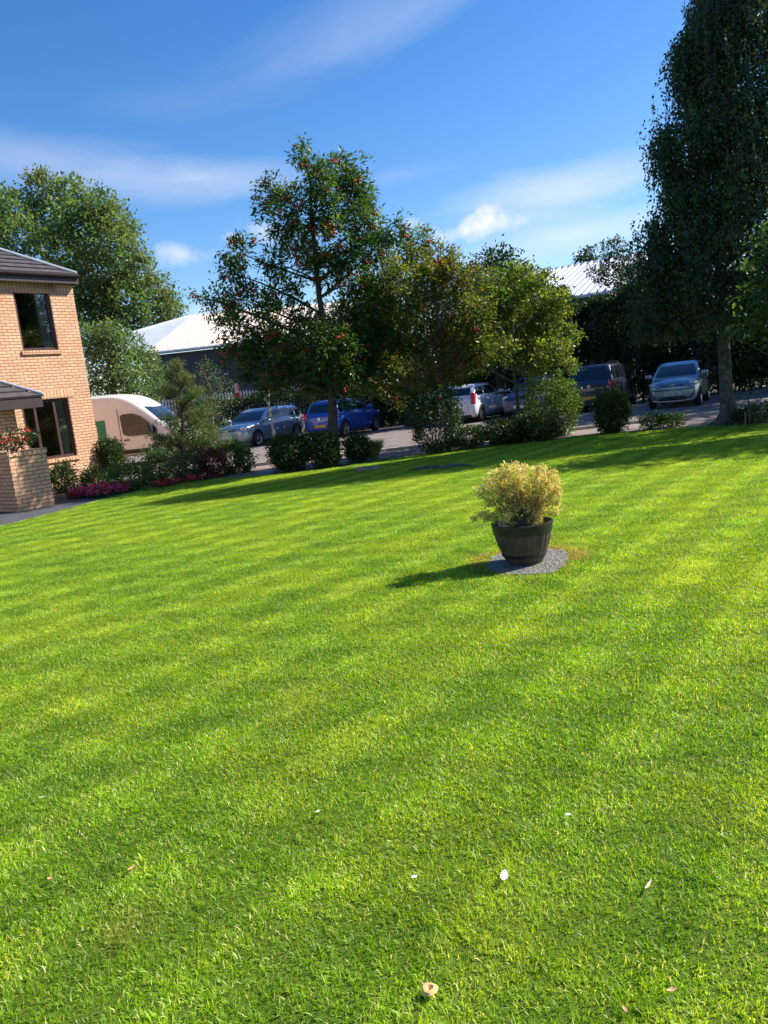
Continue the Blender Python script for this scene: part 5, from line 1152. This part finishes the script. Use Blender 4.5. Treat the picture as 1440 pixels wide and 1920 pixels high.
# van
def van():
    Lv, Wv, Hv = 5.6, 2.05, 2.50; w = Wv / 2; M_van = simple('van_paint', (.80, .78, .72), .4, var=.03, coat=.6)
    t = thing('white_van', 'pale high roofed van with green square on its side behind the house', 'van', (0, 0, 0), 0)
    x0, x1 = -Lv / 2, Lv / 2
    S_ = [(x0, .93, .45, Hv - .1), (x0 + .1, .98, .4, Hv - .02), (x0 + 1, 1, .32, Hv), (0, 1, .32, Hv + .01), (.55, 1, .32, Hv - .05), (.95, .99, .32, Hv - .2), (1.3, .98, .32, Hv - .46), (1.72, .975, .32, 1.68), (2.08, .97, .32, 1.33), (2.4, .95, .3, 1.16), (2.66, .90, .3, 1.02), (x1, .78, .35, .8)]
    V, F = loft([ring(x, w * k, zb, zt, .05, .97) for x, k, zb, zt in S_])
    me = fromlists('body', V, F); o = bpy.data.objects.new('tmp', me); C.objects.link(o); bm = bmesh.new(); bm.from_mesh(me); bmesh.ops.recalc_face_normals(bm, faces=bm.faces); bm.to_mesh(me); bm.free()
    sm = o.modifiers.new('s', 'SUBSURF'); sm.levels = 2
    wr = .35; cut = MB(); xs = (x1 - .95, x1 - .95 - 3.3)
    for ax_ in xs:
        for sd in (1, -1): cut.lathe([(0, -.16), (wr + .07, -.16), (wr + .07, .16), (0, .16)], 28, Matrix.Translation((ax_, sd * (w - .07), wr + .02)) @ Matrix.Rotation(math.pi / 2, 4, 'X'))
    cme = fromlists('cut', cut.V, cut.F); bm = bmesh.new(); bm.from_mesh(cme); bmesh.ops.remove_doubles(bm, verts=bm.verts, dist=1e-5); bmesh.ops.recalc_face_normals(bm, faces=bm.faces); bm.to_mesh(cme); bm.free()
    co = bpy.data.objects.new('tmp_cut', cme); C.objects.link(co); b_ = o.modifiers.new('b', 'BOOLEAN'); b_.operation = 'DIFFERENCE'; b_.object = co; b_.solver = 'EXACT'
    me2 = ev_mesh(o); bpy.data.objects.remove(o); bpy.data.objects.remove(co); me2.materials.clear(); link('body', me2, M_van, t, True); me2.set_sharp_from_angle(angle=R(40))
    from mathutils.bvhtree import BVHTree
    bv = BVHTree.FromPolygons([v.co.copy() for v in me2.vertices], [tuple(p.vertices) for p in me2.polygons])
    V = []; F = []; nu, nv = 10, 8
    for i in range(nv + 1):
        for j in range(nu + 1):
            u = j / nu * 2 - 1; v_ = i / nv; xx = 2.06 - .60 * v_ - .10 * u * u; yy = u * w * (.86 - .10 * v_); hit, nr, _, _ = bv.ray_cast(Vector((xx, yy, 4)), Vector((0, 0, -1))); V.append(hit + nr * .012)
    for i in range(nv):
        for j in range(nu): a = i * (nu + 1) + j; F.append((a, a + 1, a + nu + 2, a + nu + 1))
    link('windscreen', fromlists('windscreen', V, F), M_glassd, t, True)
    for sd in (1, -1):
        yy = sd * (w * .985)
        pts = [(.58, 1.14), (.56, 1.73), (.64, 1.79), (1.02, 1.79), (1.26, 1.70), (1.80, 1.24), (1.84, 1.10), (1.72, 1.02), (.82, 1.02), (.66, 1.06)]
        mb = MB(); V, F = polyprism([(x, yy, z) for x, z in pts], .035, (0, sd, 0)); mb.add(V, F); mb.build('side_window', M_glassd, t)
        mb = MB(); mb.rbox(Vector((.68, sd * (w + .015), .9)), (.1, .02, .02), .012); mb.build('door_handle', M_black, t, True)
        mb = MB(); mb.box(-1.0, 1.6, sd * w - .005, sd * w + .012, .42, .56); mb.build('rub_strip', M_black, t)
        for xs_ in (.48, -1.05): mb = MB(); mb.box(xs_, xs_ + .012, sd * w - .01, sd * w + .004, .5, 2.0); mb.build('door_seam', M_fascia, t)
        mb = MB(); mb.rbox(Vector((1.66, sd * (w + .14), 1.22)), (.06, .1, .17), .05); mb.build('mirror', M_black, t, True)
        mb = MB(); mb.rbox(Vector((2.56, sd * w * .8, .9)), (.16, .14, .14), .08); mb.build('headlight', M_lampc, t, True)
    for ax_ in xs:
        for sd in (1, -1):
            Mw = Matrix.Translation((ax_, sd * (w - .13), wr)) @ Matrix.Rotation(-sd * math.pi / 2, 4, 'X'); mb = MB(); mb.lathe([(wr * .6, -.1), (wr, -.08), (wr, .08), (wr * .88, .11), (wr * .6, .1)], 30, Mw); ty = mb.build('wheel', M_tyre, t, True)
            mb = MB(); mb.lathe([(0, .05), (wr * .3, .07), (wr * .5, .04), (wr * .62, .09)], 24, Mw); mb.build('rim', M_rim, ty, True)
    mb = MB(); mb.rbox(Vector((x1 - .05, 0, .55)), (.1, w * .8, .12), .05); mb.build('bumper', M_black, t, True)
    M_grn = simple('green_logo', (.02, .22, .12), .5, var=.05)
    for sd in (1, -1):
        lg = MB(); lg.box(-.97, -.02, sd * w - .004, sd * w + .006, 1.0, 1.66); lo_ = lg.build('logo', M_grn, t)
        mb = MB(); mb.box(-.84, -.34, sd * (w + .006), sd * (w + .009), 1.42, 1.49); mb.box(-.84, -.76, sd * (w + .006), sd * (w + .009), 1.12, 1.42); mb.box(-.42, -.34, sd * (w + .006), sd * (w + .009), 1.12, 1.42); mb.build('logo_mark', M_white, lo_)
    return t
v = van(); vh = math.atan2(nC.y, nC.x) + R(22); v.rotation_euler = (0, 0, vh)
v.location = place_by(236, 870, 27.0, (.5, -1.02), vh)
print('van', v.location)
